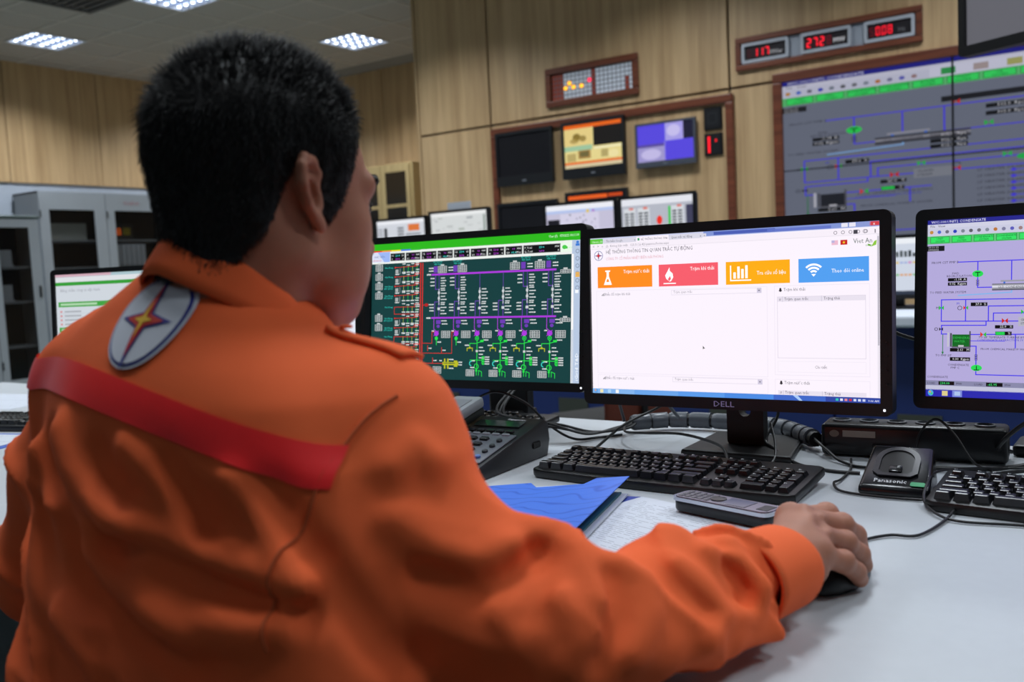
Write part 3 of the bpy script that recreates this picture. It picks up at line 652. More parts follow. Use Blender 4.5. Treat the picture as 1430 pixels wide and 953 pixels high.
# ---------------------------------------------------------------- pictures on the three near screens
def pic_main(s):
    R_, T_, L_, D_ = s.rect, s.text, s.line, s.disc
    BGc = 'f6eef8'; G = 'd8d2e0'; TX = '4a4852'; PALE = '9a96a4'
    R_(0, 0, 1920, 1080, BGc, 0)
    R_(0, 0, 1920, 34, 'c9cdea', 1); R_(830, 0, 1920, 30, '7f92d0', 2); R_(900, 6, 1300, 26, '4a5cb0', 3); R_(1250, 10, 1640, 28, '6274c4', 3)
    R_(0, 6, 98, 40, '5cc43c', 4); T_(14, 32, 'Chrome cốc', 20, 'f0fff0', 5, sx=.8)
    R_(100, 8, 350, 40, 'd6d4e2', 4); T_(124, 32, 'Tìm kiếm Google', 22, '707078', 5, sx=.8); R_(352, 6, 588, 40, BGc, 4); R_(362, 16, 376, 32, '30a060', 5); T_(386, 32, 'HỆ THỐNG THÔNG TIN', 20, '5a5a64', 5, sx=.85)
    R_(590, 8, 824, 40, 'd6d4e2', 4); T_(606, 32, 'Quan trắc tự động', 22, '606068', 5, sx=.85); T_(336, 32, 'x', 22, '606068', 5); T_(570, 32, 'x', 22, '606068', 5); T_(806, 32, 'x', 22, '606068', 5)
    R_(826, 12, 850, 36, 'd6d4e2', 4); T_(832, 33, '+', 22, '606068', 5)
    for x, c in ((1700, 'e4e2f0'), (1745, 'e4e2f0'), (1790, '8a98d0'), (1830, '8a98d0')): R_(x, 2, x+38, 26, c, 4)
    R_(1862, 2, 1916, 26, 'd04048', 4); T_(1882, 22, 'x', 22, 'ffffff', 5)
    R_(0, 40, 1920, 74, 'f2eaf4', 2)
    for i, st in enumerate(('<', '>', 'o')): T_(18+i*34, 66, st, 26, '807c88', 3)
    T_(120, 66, '△  Không bảo mật   123.31.26.42/quantrac/home.aspx', 22, '8a8692', 3, sx=.95)
    for i in range(5): s.ring(1665+i*44, 57, 11, 3, '706c78', 3, n=10)
    R_(1770, 46, 1794, 70, '44424c', 4); s.ring(1835, 57, 12, 3, '807c88', 3, n=10); R_(1890, 48, 1896, 70, '807c88', 3)
    L_([(0, 76), (1920, 76)], 'e0dae4', 3, 3)
    # emblem
    s.ring(62, 122, 34, 4, '6a78a8', 2)
    for a in range(4):
        c, n_ = math.cos(a*PI/2), math.sin(a*PI/2); s.poly(((62+30*c, 122+30*n_), (62-8*n_, 122+8*c), (62+8*n_, 122-8*c)), '2a3c86', 3); s.poly(((62+18*c, 122+18*n_), (62-6*n_, 122+6*c), (62+6*n_, 122-6*c)), 'd83028', 4)
    T_(120, 112, 'HỆ THỐNG THÔNG TIN QUAN TRẮC TỰ ĐỘNG', 35, '5a5660', 2, sx=.82)
    T_(118, 156, 'CÔNG TY CỔ PHẦN NHIỆT ĐIỆN HẢI PHÒNG', 27, 'd89aa6', 2, sx=.76)
    # flags, maker's mark
    R_(1642, 102, 1680, 130, 'e8b8cc', 2); R_(1642, 102, 1660, 117, 'b8b0d8', 3)
    R_(1694, 102, 1734, 131, 'c42020', 2); s.poly([(1714+(10 if k % 2 == 0 else 4)*math.sin(k*PI/5), 117-(10 if k % 2 == 0 else 4)*math.cos(k*PI/5)) for k in range(10)], 'f0d030', 3)
    T_(1768, 126, 'Viet An', 42, '5a6a62', 2, sx=.85); T_(1838, 146, 'ENVIRO', 14, '60a050', 2)
    s.poly(((1870, 150), (1888, 118), (1902, 112), (1898, 140)), '8cc440', 3); s.poly(((1870, 150), (1852, 142), (1850, 132), (1866, 136)), '6aa838', 3)
    # four tiles
    for x0, x1, y0, c, st, tx, ty in ((52, 464, 201, 'ff8a1c', 'Trạm nước thải', 250, 250), (512, 926, 202, 'f25c6a', 'Trạm khí thải', 735, 248), (978, 1389, 204, 'f9aa10', 'Tra cứu số liệu', 1180, 292), (1442, 1857, 205, '4f9cec', 'Theo dõi online', 1640, 296)):
        R_(x0, y0, x1, y0+146, c, 1); T_(tx, ty, st, 34, 'ffffff', 2, sx=.86)
    W = 'ffffff'
    s.poly(((100, 326), (162, 326), (140, 268), (140, 236), (122, 236), (122, 268)), W, 2); R_(112, 226, 150, 236, W, 2); s.poly(((120, 306), (142, 306), (136, 286), (126, 286)), 'ff8a1c', 3)
    fl = [(590, 318), (562, 300), (556, 276), (570, 252), (586, 226), (590, 244), (610, 262), (618, 288), (606, 308), (602, 316), (600, 300), (594, 284), (588, 300)]
    s.poly(((566, 298), (558, 276), (574, 250), (590, 222), (592, 246), (612, 264), (616, 290), (600, 314), (590, 318)), W, 2); s.poly(((586, 316), (578, 300), (594, 280), (600, 300)), 'f25c6a', 3); R_(546, 326, 634, 333, W, 2)
    R_(1006, 228, 1014, 328, W, 2); R_(1006, 320, 1144, 328, W, 2)
    for i, h_ in enumerate((40, 76, 60, 82)): R_(1028+i*26, 312-h_, 1044+i*26, 312, W, 2)
    for r_ in (70, 50, 30): s.ring(1534, 306, r_, 12, W, 2, PI*1.25, PI*1.75, 12)
    s.poly(((1534, 316), (1520, 300), (1548, 300)), W, 2)
    # panels below
    for x0, y0, x1, y1 in ((40, 366, 1246, 940), (1290, 366, 1860, 925), (40, 950, 1246, 1046), (1290, 950, 1860, 1046)): s.box(x0, y0, x1, y1, 'e9e1ee', 1, 3)
    for y, a, b in ((400, 'Biểu đồ trạm khí thải', 'Trạm khí thải'), (980, 'Biểu đồ trạm nước thải', 'Trạm nước thải')):
        for i in range(4): R_(82+i*6, y-6-i*4, 86+i*6, y+2, '707078', 2)
        T_(108, y, a, 26, '8e8a96', 2, sx=.82); T_(615, y-4, 'Trạm quan trắc', 24, '9a96a2', 2, sx=.85)
        s.box(600, y-26, 1210, y+8, 'ddd6e4', 1, 3); R_(1180, y-24, 1208, y+6, 'ccc6da', 2); s.poly(((1187, y-12), (1201, y-12), (1194, y-4)), '605c68', 3)
        s.poly(((1318, y), (1340, y), (1336, y-8), (1334, y-20), (1324, y-20), (1322, y-8)), '2c2a32', 2); R_(1325, y, 1333, y+4, '2c2a32', 2)
        T_(1348, y, b, 28, '6e6a76', 2, sx=.85)
    for y0, y1 in ((434, 466), (1020, 1048)):
        R_(1308, y0, 1838, y1, 'e4ddea', 1); T_(1320, y1-8, '#', 22, '8a8692', 2); T_(1352, y1-8, 'Trạm quan trắc', 26, '5e5a66', 2, sx=.88); T_(1592, y1-8, 'Trạng thái', 26, '5e5a66', 2, sx=.88); L_([(1342, y0), (1342, y1)], 'c8c2d2', 2, 3); L_([(1580, y0), (1580, y1)], 'c8c2d2', 2, 3)
    s.box(1308, 434, 1838, 818, 'd9d2e0', 2, 3); s.box(1308, 836, 1838, 906, 'ece5f0', 1, 3); T_(1536, 880, 'Chi tiết', 26, '7e7a86', 2, sx=.9)
    s.poly(((816, 744), (816, 768), (823, 762), (832, 762)), '606060', 2); R_(1905, 90, 1914, 735, 'b8b4c0', 2); R_(1902, 76, 1918, 1046, 'e6e0ea', 1)
    # taskbar
    for i in range(6): R_(320*i, 1048, 320*(i+1), 1080, ('7fb0e8', '68a2e6', '5898e6', '4888de', '3c66c4', '2c46a0')[i], 3)
    D_(26, 1064, 14, 14, '60a0e0', 4, 12); D_(22, 1060, 6, 6, 'f0a050', 5, 8)
    for x, c in ((70, 'e8e0b0'), (130, 'a8d0f0'), (190, 'f0f0f0')): R_(x-12, 1052, x+12, 1076, c, 4)
    for i, c in enumerate(('30c0b0', 'e0e0f0', 'e08890', 'c03040', 'd0d8f0', 'd0d8f0', 'c8d0f0')): R_(1660+i*26, 1058, 1676+i*26, 1072, c, 4)
    T_(1848, 1073, '9:06 AM', 18, 'e8ecff', 4)
    s.poly(((1400, 1048), (1430, 1048), (1460, 1080), (1440, 1080)), 'a8c8f4', 4)
def pic_green(s):
    R_, T_, L_, D_ = s.rect, s.text, s.line, s.disc
    rr = random.Random(3)
    TEAL = '123c3c'; RED = 'e02820'; PU = 'a838d8'; PD = '6a3ab0'; GR = '28d848'; YE = 'b8b820'; CY = '38d8c8'; WH = 'e0e4e4'
    R_(0, 0, 1920, 1080, TEAL, 0); R_(0, 0, 1920, 62, '2eb41c', 1); R_(0, 60, 1860, 160, 'e8ece8', 1)
    T_(1655, 34, 'User (1)   07/03/22 10:11:10', 26, 'eaffea', 2, sx=.82)
    for i, c in enumerate(('e03020', 'e8903a', 'e8d830', '4878d8', '38b838')): R_(4+i*98, 52, 102+i*98, 64, c, 2)
    R_(4, 66, 188, 146, 'd6dcf0', 2); s.poly(((60, 66), (188, 66), (188, 146), (130, 146)), '9ab4f0', 3); T_(24, 110, 'NHIỆT ĐIỆN', 20, '6068a0', 4); T_(12, 138, 'HẢI PHÒNG', 16, 'd85040', 4)
    names = ('U1', 'P1', 'U2', 'P2', 'U3', 'P3', 'U4', 'P4', 'P_Total')
    units = ('kV', 'MW', 'kV', 'MW', 'kV', 'MW', 'kV', 'MW', 'MW')
    xs_ = [192+i*168 for i in range(9)]
    for i in range(9):
        x0 = 192+i*156; x1 = x0+148 if i < 8 else 1752
        R_(x0, 78, x1, 142, '9a9c9c', 2); R_(x0+4, 82, x1-4, 138, '08080a', 3)
        for q in (0, 1):
            y = 106+q*27; T_(x0+12, y, names[i] if q == 0 else names[i].replace('P', 'Q').replace('U', 'I'), 20, WH, 4); T_((x0+x1)/2, y, '229.8' if i % 2 == 0 else ('0.0', '142.4')[q], 20, 'c048e0' if (i+q) % 4 else '48e8e0', 4, 'c'); T_(x1-10, y, units[i] if q == 0 else ('A', 'MVar')[i % 2], 20, WH, 4, 'r')
    R_(1756, 78, 1840, 142, 'e4f4e4', 2); D_(1785, 108, 20, 16, '48c848', 3, 8); R_(1790, 104, 1810, 120, '48c848', 3); T_(1814, 120, '✓✓', 22, '90d890', 3)
    R_(1846, 62, 1920, 1080, 'b4c4dc', 2); R_(1842, 160, 1862, 1080, 'd8dce0', 2); R_(1844, 160, 1860, 700, 'f2f2f2', 3)
    D_(1890, 78, 12, 10, '3878d0', 3, 10); R_(1874, 88, 1906, 104, '3878d0', 3)
    for i in range(6): s.ring(1890, 142+i*52, 16, 5, '8090a8', 3, n=10)
    R_(1874, 290, 1908, 326, 'e8b050', 3); R_(1874, 416, 1900, 440, 'f0f4fa', 4)
    T_(1902, 1062, 'iGrid T&D', 44, 'f4f8ff', 3, rot=-1) if False else None
    V_, F_, x1_ = glyphs('iGrid T&D'); n0 = len(s.V)
    for vx, vy in V_: s.V.append(s._p(1906-(1-vy)*0-0+(-(0.0))+(vy*-46)+0, 1064-vx*52, 4)) if False else s.V.append(s._p(1876+(1-vy)*34-8, 1064-vx*46, 4))
    for f_ in F_: s.F.append([n0+i for i in f_]); s.C.append(lin('f6faff'))
    def tbl(x, y, w_=78, h_=60, c=4, r_=4, cap=True):
        R_(x, y, x+w_, y+h_, 'c4c8c8', 2)
        for i in range(c):
            for j in range(r_): R_(x+4+i*(w_-4)/c, y+4+j*(h_-4)/r_, x+(i+1)*(w_-4)/c, y+(j+1)*(h_-4)/r_, '5a6a6c' if i == 1 else '3c4c4e', 3)
        if cap: R_(x+w_*.3, y-13, x+w_*.7, y-2, 'c4c8c8', 2)
    def wt(x, y, w_=40, h_=9): R_(x, y, x+w_, y+h_, WH, 2); [R_(x+5+k*9, y, x+7+k*9, y+h_, TEAL, 3) for k in range(int((w_-4)/9))]
    # left column of feeders
    for y, kind in ((195, 0), (270, 0), (345, 1), (421, 1), (512, 2), (602, 1), (678, 1), (749, 2), (829, 2), (905, 0)):
        if kind < 2 and y < 900: tbl(40, y-28, 74, 52, 3, 4)
        for q in range(1 if kind != 1 else 2): T_(220, y+6+q*18, ('Hoa Phong', 'AT1 220 kV')[q], 18, CY, 2, 'r')
        if kind == 2: L_([(470, y), (238, y), (238, y+56), (488, y+56)], RED, 2, 4)
        else: L_([(240, y), (470, y-6)], RED, 2, 4); D_(244, y, 7, 7, RED, 3, 8)
        R_(246, y+16, 276, y+46, 'a8acac', 2) if kind < 2 else None
        if kind < 2: L_([(292, y+10), (292, y+52)], 'b8bcbc', 2, 3); wt(244, y+50, 40)
        for k in range(4):
            x = 330+k*44; L_([(x, y-4), (x, y+36)], GR if k % 2 else 'c8d050', 2, 3); wt(x-16, y+36, 34); wt(x-14, y-30 + (k % 2)*10, 30, 8)
        wt(450, y-34, 32, 8); wt(452, y+18, 32, 8); L_([(440, y-6), (440, y-22), (494, y-22)], RED, 2, 4)
    R_(495, 168, 503, 1080, RED, 2); R_(515, 168, 523, 1080, RED, 2)
    for y in (490, 505): wt(450, y, 40)
    L_([(526, 500), (580, 500)], RED, 2, 4); R_(545, 488, 572, 512, 'b02020', 3); wt(580, 494, 30, 8)
    # 220 kV bus bars
    R_(606, 258, 1720, 272, PU, 2); R_(606, 596, 1720, 609, PU, 2); wt(560, 258, 40, 12); wt(560, 597, 40, 12)
    cols = (669, 857, 1050, 1259, 1467, 1680)
    for i, x in enumerate(cols):
        has = i in (0, 1, 4, 5)
        if has:
            T_(x-4, 172, 'AT 220 kV', 19, CY, 2, 'c'); T_(x-4, 190, 'Vật Cách', 19, CY, 2, 'c')
            R_(x-44, 200, x-6, 250, PD, 2); (tbl(x-2, 200, 84, 54) if i < 2 else tbl(x-140, 200, 84, 54)); wt(x+(-90 if i < 2 else 10), 210, 44); wt(x+(-90 if i < 2 else 10), 232, 44)
            L_([(x-24, 272), (x-24, 380), (x+10, 380)], PD, 2, 5)
            for k in range(5): wt(x+26, 290+k*20, 50 if k % 2 else 40, 8)
            for k in range(3): wt(x-74, 290+k*28, 40, 9)
        L_([(x+10, 272), (x+10, 400)], '5a3a98', 2, 5)
        for k in range(5): L_([(x+10, 380+k*26), (x+10, 394+k*26)], WH, 2, 8); wt(x+28, 384+k*24, 54 if k % 2 else 40, 8); R_(x, 398+k*44, x+20, 416+k*44, 'c8ccd0', 3) if k < 2 else None
        L_([(x+10, 400), (x+10, 480)], '8890a0', 2, 3)
        L_([(x-30, 596), (x-30, 478), (x+10, 478), (x+10, 596)], PD, 2, 5)
        for k in range(4): wt(x+26, 494+k*24, 56 if k % 2 else 38, 8); wt(x-80, 494+k*24, 40, 9) if k < 3 else None
        R_(x-2, 522, x+22, 542, 'c8ccd0', 3)
        # below the bus
        L_([(x-36, 609), (x-36, 690), (x-6, 710)], PU, 2, 5); R_(x-14, 620, x+30, 650, PD, 2); D_(x+6, 668, 16, 13, PD, 2, 10)
        wt(x+34, 622, 52, 8); wt(x+40, 646, 54, 8); D_(x-10, 724, 22, 20, PU, 3); L_([(x-34, 742), (x+10, 704)], PU, 4, 5); tbl(x+36, 704, 84, 54, 4, 4, False); wt(x-56, 700, 24, 9)
        if i < 2:
            D_(x-10, 762, 15, 15, GR, 3); L_([(x-10, 770), (x-10, 812)], GR, 2, 6); wt(x, 786, 36, 9)
        else:
            s.ring(x-10, 760, 18, 6, GR, 3, n=14); D_(x-10, 760, 7, 7, GR, 3, 8); L_([(x-10, 778), (x-10, 1000)], GR, 2, 6)
            L_([(x-10, 796), (x+48, 784), (x+48, 770)], GR, 2, 5); R_(x+20, 774, x+48, 790, GR, 3); wt(x+52, 770, 40, 8)
            L_([(x-76, 800), (x-10, 800)], GR, 2, 5); L_([(x-76, 800), (x-76, 836)], GR, 2, 5); L_([(x-100, 856), (x-100, 836), (x-52, 836), (x-52, 856)], YE, 2, 6); D_(x-76, 832, 10, 8, YE, 3, 8); wt(x-122, 810, 40, 9)
            for k in range(4): wt(x+8, 826+k*26, 50 if k % 2 else 36, 8)
            R_(x-20, 850, x, 866, 'c8ccd0', 3); L_([(x-72, 926), (x+36, 926)], GR, 2, 5); L_([(x+36, 900), (x+36, 952)], GR, 2, 5)
            for k in range(4): R_(x+38, 896+k*17, x+58, 909+k*17, GR, 3); wt(x+62, 898+k*17, 40, 9)
            s.ring(x-60, 952, 20, 7, CY, 3, .5*PI, 1.6*PI, 10); wt(x-58, 928, 30, 8); wt(x-70, 978, 36, 9)
            s.ring(x-14, 974, 22, 6, GR, 3, n=14); D_(x-14, 1006, 10, 9, GR, 3, 8); L_([(x-14, 996), (x-14, 1040)], GR, 2, 5); L_([(x+6, 1004), (x+34, 1014), (x+34, 1048)], GR, 2, 5); L_([(x+6, 1004), (x+6, 1040)], GR, 2, 5); tbl(x-110, 998, 76, 50, 4, 4, False)
    for y in (286, 633): tbl(1752, y-18, 84, 28, 4, 2)
    L_([(526, 800), (616, 800), (616, 712), (650, 712)], RED, 2, 4); L_([(526, 877), (806, 877), (806, 712), (836, 712)], RED, 2, 4); L_([(526, 956), (720, 956)], RED, 2, 4)
    for x, y in ((575, 835), (710, 850), (625, 930)): L_([(x, y-16), (x, y+24)], RED, 2, 5); wt(x+8, y, 30, 8)
    R_(720, 944, 870, 968, YE, 2); R_(730, 950, 840, 956, TEAL, 3)
    for x in (735, 765): R_(x, 918, x+14, 996, YE, 3)
    R_(828, 932, 862, 980, YE, 3); wt(780, 920, 44, 9); wt(780, 988, 44, 9); wt(872, 940, 32, 9); wt(872, 960, 32, 9); tbl(628, 980, 80, 54, 4, 4, False); wt(690, 930, 24, 9)
def pic_list(s):
    R_, T_ = s.rect, s.text
    R_(0, 0, 1920, 1080, 'dfe6ee', 0); R_(0, 0, 1920, 30, 'b8d4dc', 1); R_(0, 0, 760, 26, 'e4b8c8', 2); R_(0, 30, 1920, 80, 'eef2f6', 1); R_(0, 84, 1920, 122, '3aa83a', 1)
    T_(60, 190, 'Bảng chấm công ca vận hành', 46, 'a0a4b0', 2); R_(1000, 165, 1150, 190, 'b8bcc8', 2)
    for y in (300, 580): R_(30, y, 1890, y+56, '48b048', 1); R_(60, y+16, 560, y+40, 'bce4bc', 2)
    for i in range(4):
        y = 390+i*46; R_(30, y+36, 1890, y+40, 'd0d4dc', 1); R_(50, y+6, 80, y+28, 'e0a0a4', 2); R_(110, y+8, 340, y+26, 'b8bcc4', 2); R_(500, y+8, 640, y+26, 'c0c4cc', 2); R_(900, y+8, 1240, y+26, 'c4c8d0', 2)
    R_(30, 860, 1890, 920, '3aa83a', 1)
    for i in range(4): R_(60, 670+i*44, 700+90*(i % 2), 690+i*44, 'c4c8d0', 2)
def pic_white(s):
    s.rect(0, 0, 1920, 1080, 'e2e6f2', 0); s.rect(0, 0, 1920, 60, 'b8c8ec', 1)
    for i in range(14): s.rect(120, 140+i*60, 1400+200*(i % 3), 160+i*60, 'c8cedc', 1)
    s.rect(0, 1040, 1920, 1080, '3a56b8', 1)
SCR_N = screen_mat(1.06, 'near_monitor_picture'); SCR_R = screen_mat(.95, 'violet_monitor_picture')
def monitor(label, c, yaw, tilt, w_, draw, m, bez=(.016, .018, .017, .020), stand='foot', logo=None, stand_at=(0, .09), led=True):
    """flat monitor; c = centre of the picture; stands on the desk"""
    h_ = w_*9/16; l, r, tp, bt = bez
    t = thing('desktop_monitor', label, 'monitor', (c[0], c[1], DZ), yaw, 'monitors on the operator desk')
    zc = c[2]-DZ; TM = Matrix.Translation((0, 0, zc)) @ Matrix.Rotation(-tilt, 4, 'X')
    o = rrect(-w_/2-l, w_/2+r, -h_/2-bt, h_/2+tp, .012); i_ = rrect(-w_/2, w_/2, -h_/2, h_/2, .0005)
    mb = MB().frame(o, i_, (-.010, .022), 'y'); bmesh.ops.transform(mb.bm, matrix=TM, verts=mb.bm.verts[:]); b = mb.build('bezel', M_BLACK, t)
    mb = MB().prism(rrect(-w_/2-l+.003, w_/2+r-.003, -h_/2-bt+.003, h_/2+tp-.003, .012), (.018, .042), 'y', bev=.006); mb.box(-w_/2+.1, w_/2-.1, .04, .065, -h_/2+.04, h_/2-.04, .012, 2)
    bmesh.ops.transform(mb.bm, matrix=TM, verts=mb.bm.verts[:]); mb.build('back_shell', M_BLACK, t)
    s = Screen(w_, h_); draw(s); so = s.build(m, t); so.matrix_local = TM @ Matrix.Translation((0, -.0045, 0))
    so['label'] = 'lit screen picture'
    def onface(x, z): return TM @ Vector((x, -.0105, z))
    if logo: flat_text('logo', logo, .0135, mat('logo_silver', 'b4acdc', .3), b, onface(0, -h_/2-bt*.5-.005), (PI/2-tilt, 0, 0), sx=1.25)
    if led: MB().box(-.0018, .0018, -.001, .0, -.0018, .0018, .0006, 1).build('power_light', mat('white_light', 'ffffff', .5, emit='f0f4ff', estr=1.2), b, loc=onface(w_/2+r*.35, -h_/2-bt*.5))
    for k in range(4): MB().box(-.0015, .0005, -.006, .006, 0, .0012).build('button', mat('button_black', '1a1a1e', .3), b, loc=TM @ Vector((w_/2+r*.6, -.0108, -h_/2+.03+.022*k)))
    sx, sy = stand_at
    if stand == 'foot':
        MB().prism([(-.095+sx, -.085+sy), (.105+sx, -.09+sy), (.075+sx, .10+sy), (-.095+sx, .10+sy)], (.0, .014), 'z', bev=.005).build('base', M_BLACK, t)
        nk = MB().frame(rrect(-.034+sx, .034+sx, .012, zc, .008), [(sx+.011*math.cos(2*PI*k/20+.16+.0), zc-h_/2-bt-.018+.011*math.sin(2*PI*k/20+.16)) for k in range(20)], (sy-.012, sy+.012), 'y')
        nk.build('neck', M_BLACK, t)
        MB().box(sx-.05, sx+.05, .05, sy+.012, zc-.05, zc+.05, .006, 1).build('mount', M_BLACK, t)
    else:
        (MB().box(sx-.055, sx+.055, sy-.015, sy+.015, 0, zc, .006, 2) if stand == 'panel' else MB().cyl((sx, sy, 0), .017, zc, 'z', 16)).build('pole', M_BLACK, t); MB().box(sx-.045, sx+.045, sy-.045, sy+.045, 0, .02, .006, 2).build('base', M_BLACK, t)
        MB().box(sx-.04, sx+.04, .05, sy, zc-.04, zc+.04, .006, 1).build('mount', M_BLACK, t)
    return t
monitor('black monitor showing a white web page with four coloured tiles', (-.614, 1.516, .997), .036, .051, .509, pic_main, SCR_N, logo='DELL', stand_at=(0, .10))
monitor('black monitor showing a dark green electrical single-line diagram', (-1.168, 1.523, 1.012), .054, .113, .519, pic_green, SCR_N, (.014, .014, .014, .017), 'panel', None, (-.075, .262))
monitor('black monitor showing a violet process diagram at the right edge', (-.059, 1.632, .995), -.02, .111, .509, mimic_near if False else (lambda s: mimic(s, 'b8aee0')), SCR_R, (.018, .018, .018, .02), 'pole', None, (-.10, .135))
monitor('black monitor with a white page, mostly hidden behind the man\'s neck', (-1.735, 1.50, 1.0), .10, .08, .495, pic_white, SCR_N, (.014, .016, .016, .02), 'foot', None, (0, .09))
monitor('black monitor with a green-striped table, left of the man\'s shoulder', (-2.39, 1.535, .991), .28, .06, .505, pic_list, screen_mat(.85, 'list_picture'), (.014, .014, .014, .02), 'foot', None, (0, .09))
# ---------------------------------------------------------------- keyboards
def key_mesh(wk, dk, hk=.009):
    k = ('key', round(wk, 4), round(dk, 4), hk)
    if k not in LAB:
        a, b = wk/2, dk/2; q = .0028
        me = MB().hexa([(-a, -b, 0), (a, -b, 0), (a, b, 0), (-a, b, 0)], [(-a+q, -b+q*.6, hk), (a-q, -b+q*.6, hk), (a-q, b-q*1.2, hk*.9), (-a+q, b-q*1.2, hk*.9)], .0009, 1).mesh('key')
        me.materials.append(M_KEY); LAB[k] = me
    return LAB[k]
mk = MB().box(-.002, .002, -.0004, .0004, 0, .0002).box(-.002, -.0012, -.002, .002, 0, .0002).mesh('key_mark'); mk.materials.append(M_LEG)
U = .019
def keyboard(label, loc, rz, tilt=.06, marks=True):
    t = thing('keyboard', label, 'keyboard', loc, rz, 'keyboards on the operator desk')
    W_, D_ = .448, .150
    out = [(-W_/2, -D_/2+.008), (-W_/2+.01, -D_/2), (-.10, -D_/2-.006), (.04, -D_/2-.006), (W_/2-.01, -D_/2), (W_/2, -D_/2+.008), (W_/2, D_/2-.006), (W_/2-.008, D_/2), (-W_/2+.008, D_/2), (-W_/2, D_/2-.006)]
    T = Matrix.Translation((0, 0, .004)) @ Matrix.Rotation(tilt, 4, 'X') @ Matrix.Translation((0, 0, .004))
    mb = MB().prism(out, (.0, .016), 'z', bev=.004); bmesh.ops.transform(mb.bm, matrix=T, verts=mb.bm.verts[:])
    zm = min(v.co.z for v in mb.bm.verts); dz = -zm
    bmesh.ops.translate(mb.bm, vec=(0, 0, dz), verts=mb.bm.verts[:]); body = mb.build('body', M_KBODY, t, True)
    def put(x, y, wk=1, dk=1, hk=.009, mark=True):
        o = link('key', key_mesh(U*wk-.0018, U*dk-.0018, hk), None, t); o.matrix_local = Matrix.Translation((0, 0, dz)) @ T @ Matrix.Translation((x, y, .0155))
        if marks and mark and wk < 1.3:
            m_ = link('key_mark', mk, None, o); m_.location = (-.003, .003, hk*.96)
    x0 = -W_/2+.010; y0 = -D_/2+.016
    rows = [[1.25, 1.25, 1.25, 6.25, 1.25, 1.25, 1.25, 1.25], [2.25]+[1]*10+[2.75], [1.75]+[1]*11+[2.25], [1.5]+[1]*12+[1.5], [1]*13+[2]]
    for j, r_ in enumerate(rows):
        x = x0
        for wk in r_: put(x+U*wk/2, y0+U*j, wk, 1.0, .012 if j == 0 else .009, wk < 1.2); x += U*wk
    x = x0; yF = y0+U*5.45
    for k in range(13):
        if k in (1, 5, 9): x += U*.62
        put(x+U/2, yF); x += U
    xn = x0+U*15.3
    for i in range(3):
        for j in (3, 4): put(xn+U*(i+.5), y0+U*j)
        put(xn+U*(i+.5), y0); put(xn+U*(i+.5), yF)
    put(xn+U*1.5, y0+U)
    xp = xn+U*3.3
    for i in range(4):
        for j in range(5):
            if i == 3 and j in (0, 2): continue
            if j == 0 and i == 1: continue
            if i == 3 and j in (1, 3): put(xp+U*3.5, y0+U*(j-.5), 1, 2); continue
            put(xp+U*(i+(1 if (j == 0 and i == 0) else .5)), y0+U*j, 2 if (j == 0 and i == 0) else 1)
    return t
keyboard('black keyboard in front of the web-page monitor', (-.645, 1.352, DZ), math.radians(-.5), .085)
keyboard('black keyboard at the right edge under the violet monitor', (-.035, 1.392, DZ), math.radians(-2), .085)
keyboard('black keyboard pushed under the green diagram monitor behind the telephone', (-1.31, 1.645, DZ), math.radians(3), .05, False)
keyboard('black keyboard at the far left beyond the man\'s shoulder', (-2.47, 1.235, DZ), math.radians(16), .06, False)
# ---------------------------------------------------------------- telephone
ph = thing('desk_telephone', 'black desk telephone with rows of buttons beside the man\'s sleeve', 'telephone', (-1.03, 1.325, DZ), math.radians(3))
M_PH = mat('phone_charcoal', '17191d', .4, noise=.1, nscale=400)
sideP = [(-.125, 0), (.115, 0), (.125, .03), (.12, .064), (.105, .070), (-.115, .026), (-.125, .016)]
MB().prism(sideP, (-.10, .095), 'x', bev=.004).build('body', M_PH, ph, True)
SL = math.atan2(.044, .22)
TP = Matrix.Translation((0, -.115, .0265)) @ Matrix.Rotation(SL, 4, 'X')
def onphone(name, mb, m, par=ph, smooth=False):
    o = mb.build(name, m, par, smooth); o.matrix_local = TP; return o
onphone('faceplate', MB().box(-.02, .088, .01, .135, 0, .003, .001, 1), mat('phone_plate', '5c6068', .35))
onphone('display', MB().box(-.03, .07, .172, .20, 0, .003, .001, 1), mat('phone_lcd', '1c2420', .15))
for i in range(5):
    onphone('function_button', MB().box(-.024+i*.021, -.008+i*.021, .142, .150, .001, .006, .0015, 1), M_KEY)
    onphone('memory_button', MB().box(-.024+i*.021, -.008+i*.021, .128, .134, .001, .006, .0015, 1), M_SIL)
for i in range(3):
    for j in range(4):
        x, y = -.012+i*.025, .034+j*.024; b = onphone('number_key', MB().hexa([(x-.009, y-.006, .002), (x+.009, y-.006, .002), (x+.009, y+.006, .002), (x-.009, y+.006, .002)], [(x-.0075, y-.0045, .008), (x+.0075, y-.0045, .008), (x+.0075, y+.0045, .008), (x-.0075, y+.0045, .008)], .0012, 1), M_KEY)
for j, c in enumerate(('4a6aa8', '24262c', '24262c', '24262c')): onphone('side_button', MB().lathe([(.0055, .002), (.0055, .006), (.004, .0075)], 12, (.072, .03+j*.024, 0)), mat('side_button_%d' % min(j, 1), c, .35))
o = flat_text('brand_lettering', 'Panasonic', .010, M_LEG, ph, (0, 0, 0), (0, 0, 0)); o.matrix_local = TP @ Matrix.Translation((.045, .207, .0012))
MB().box(.0945, .0965, .06, .085, .022, .034, .002, 1).build('side_slot', mat('slot', '050506', .6), ph)
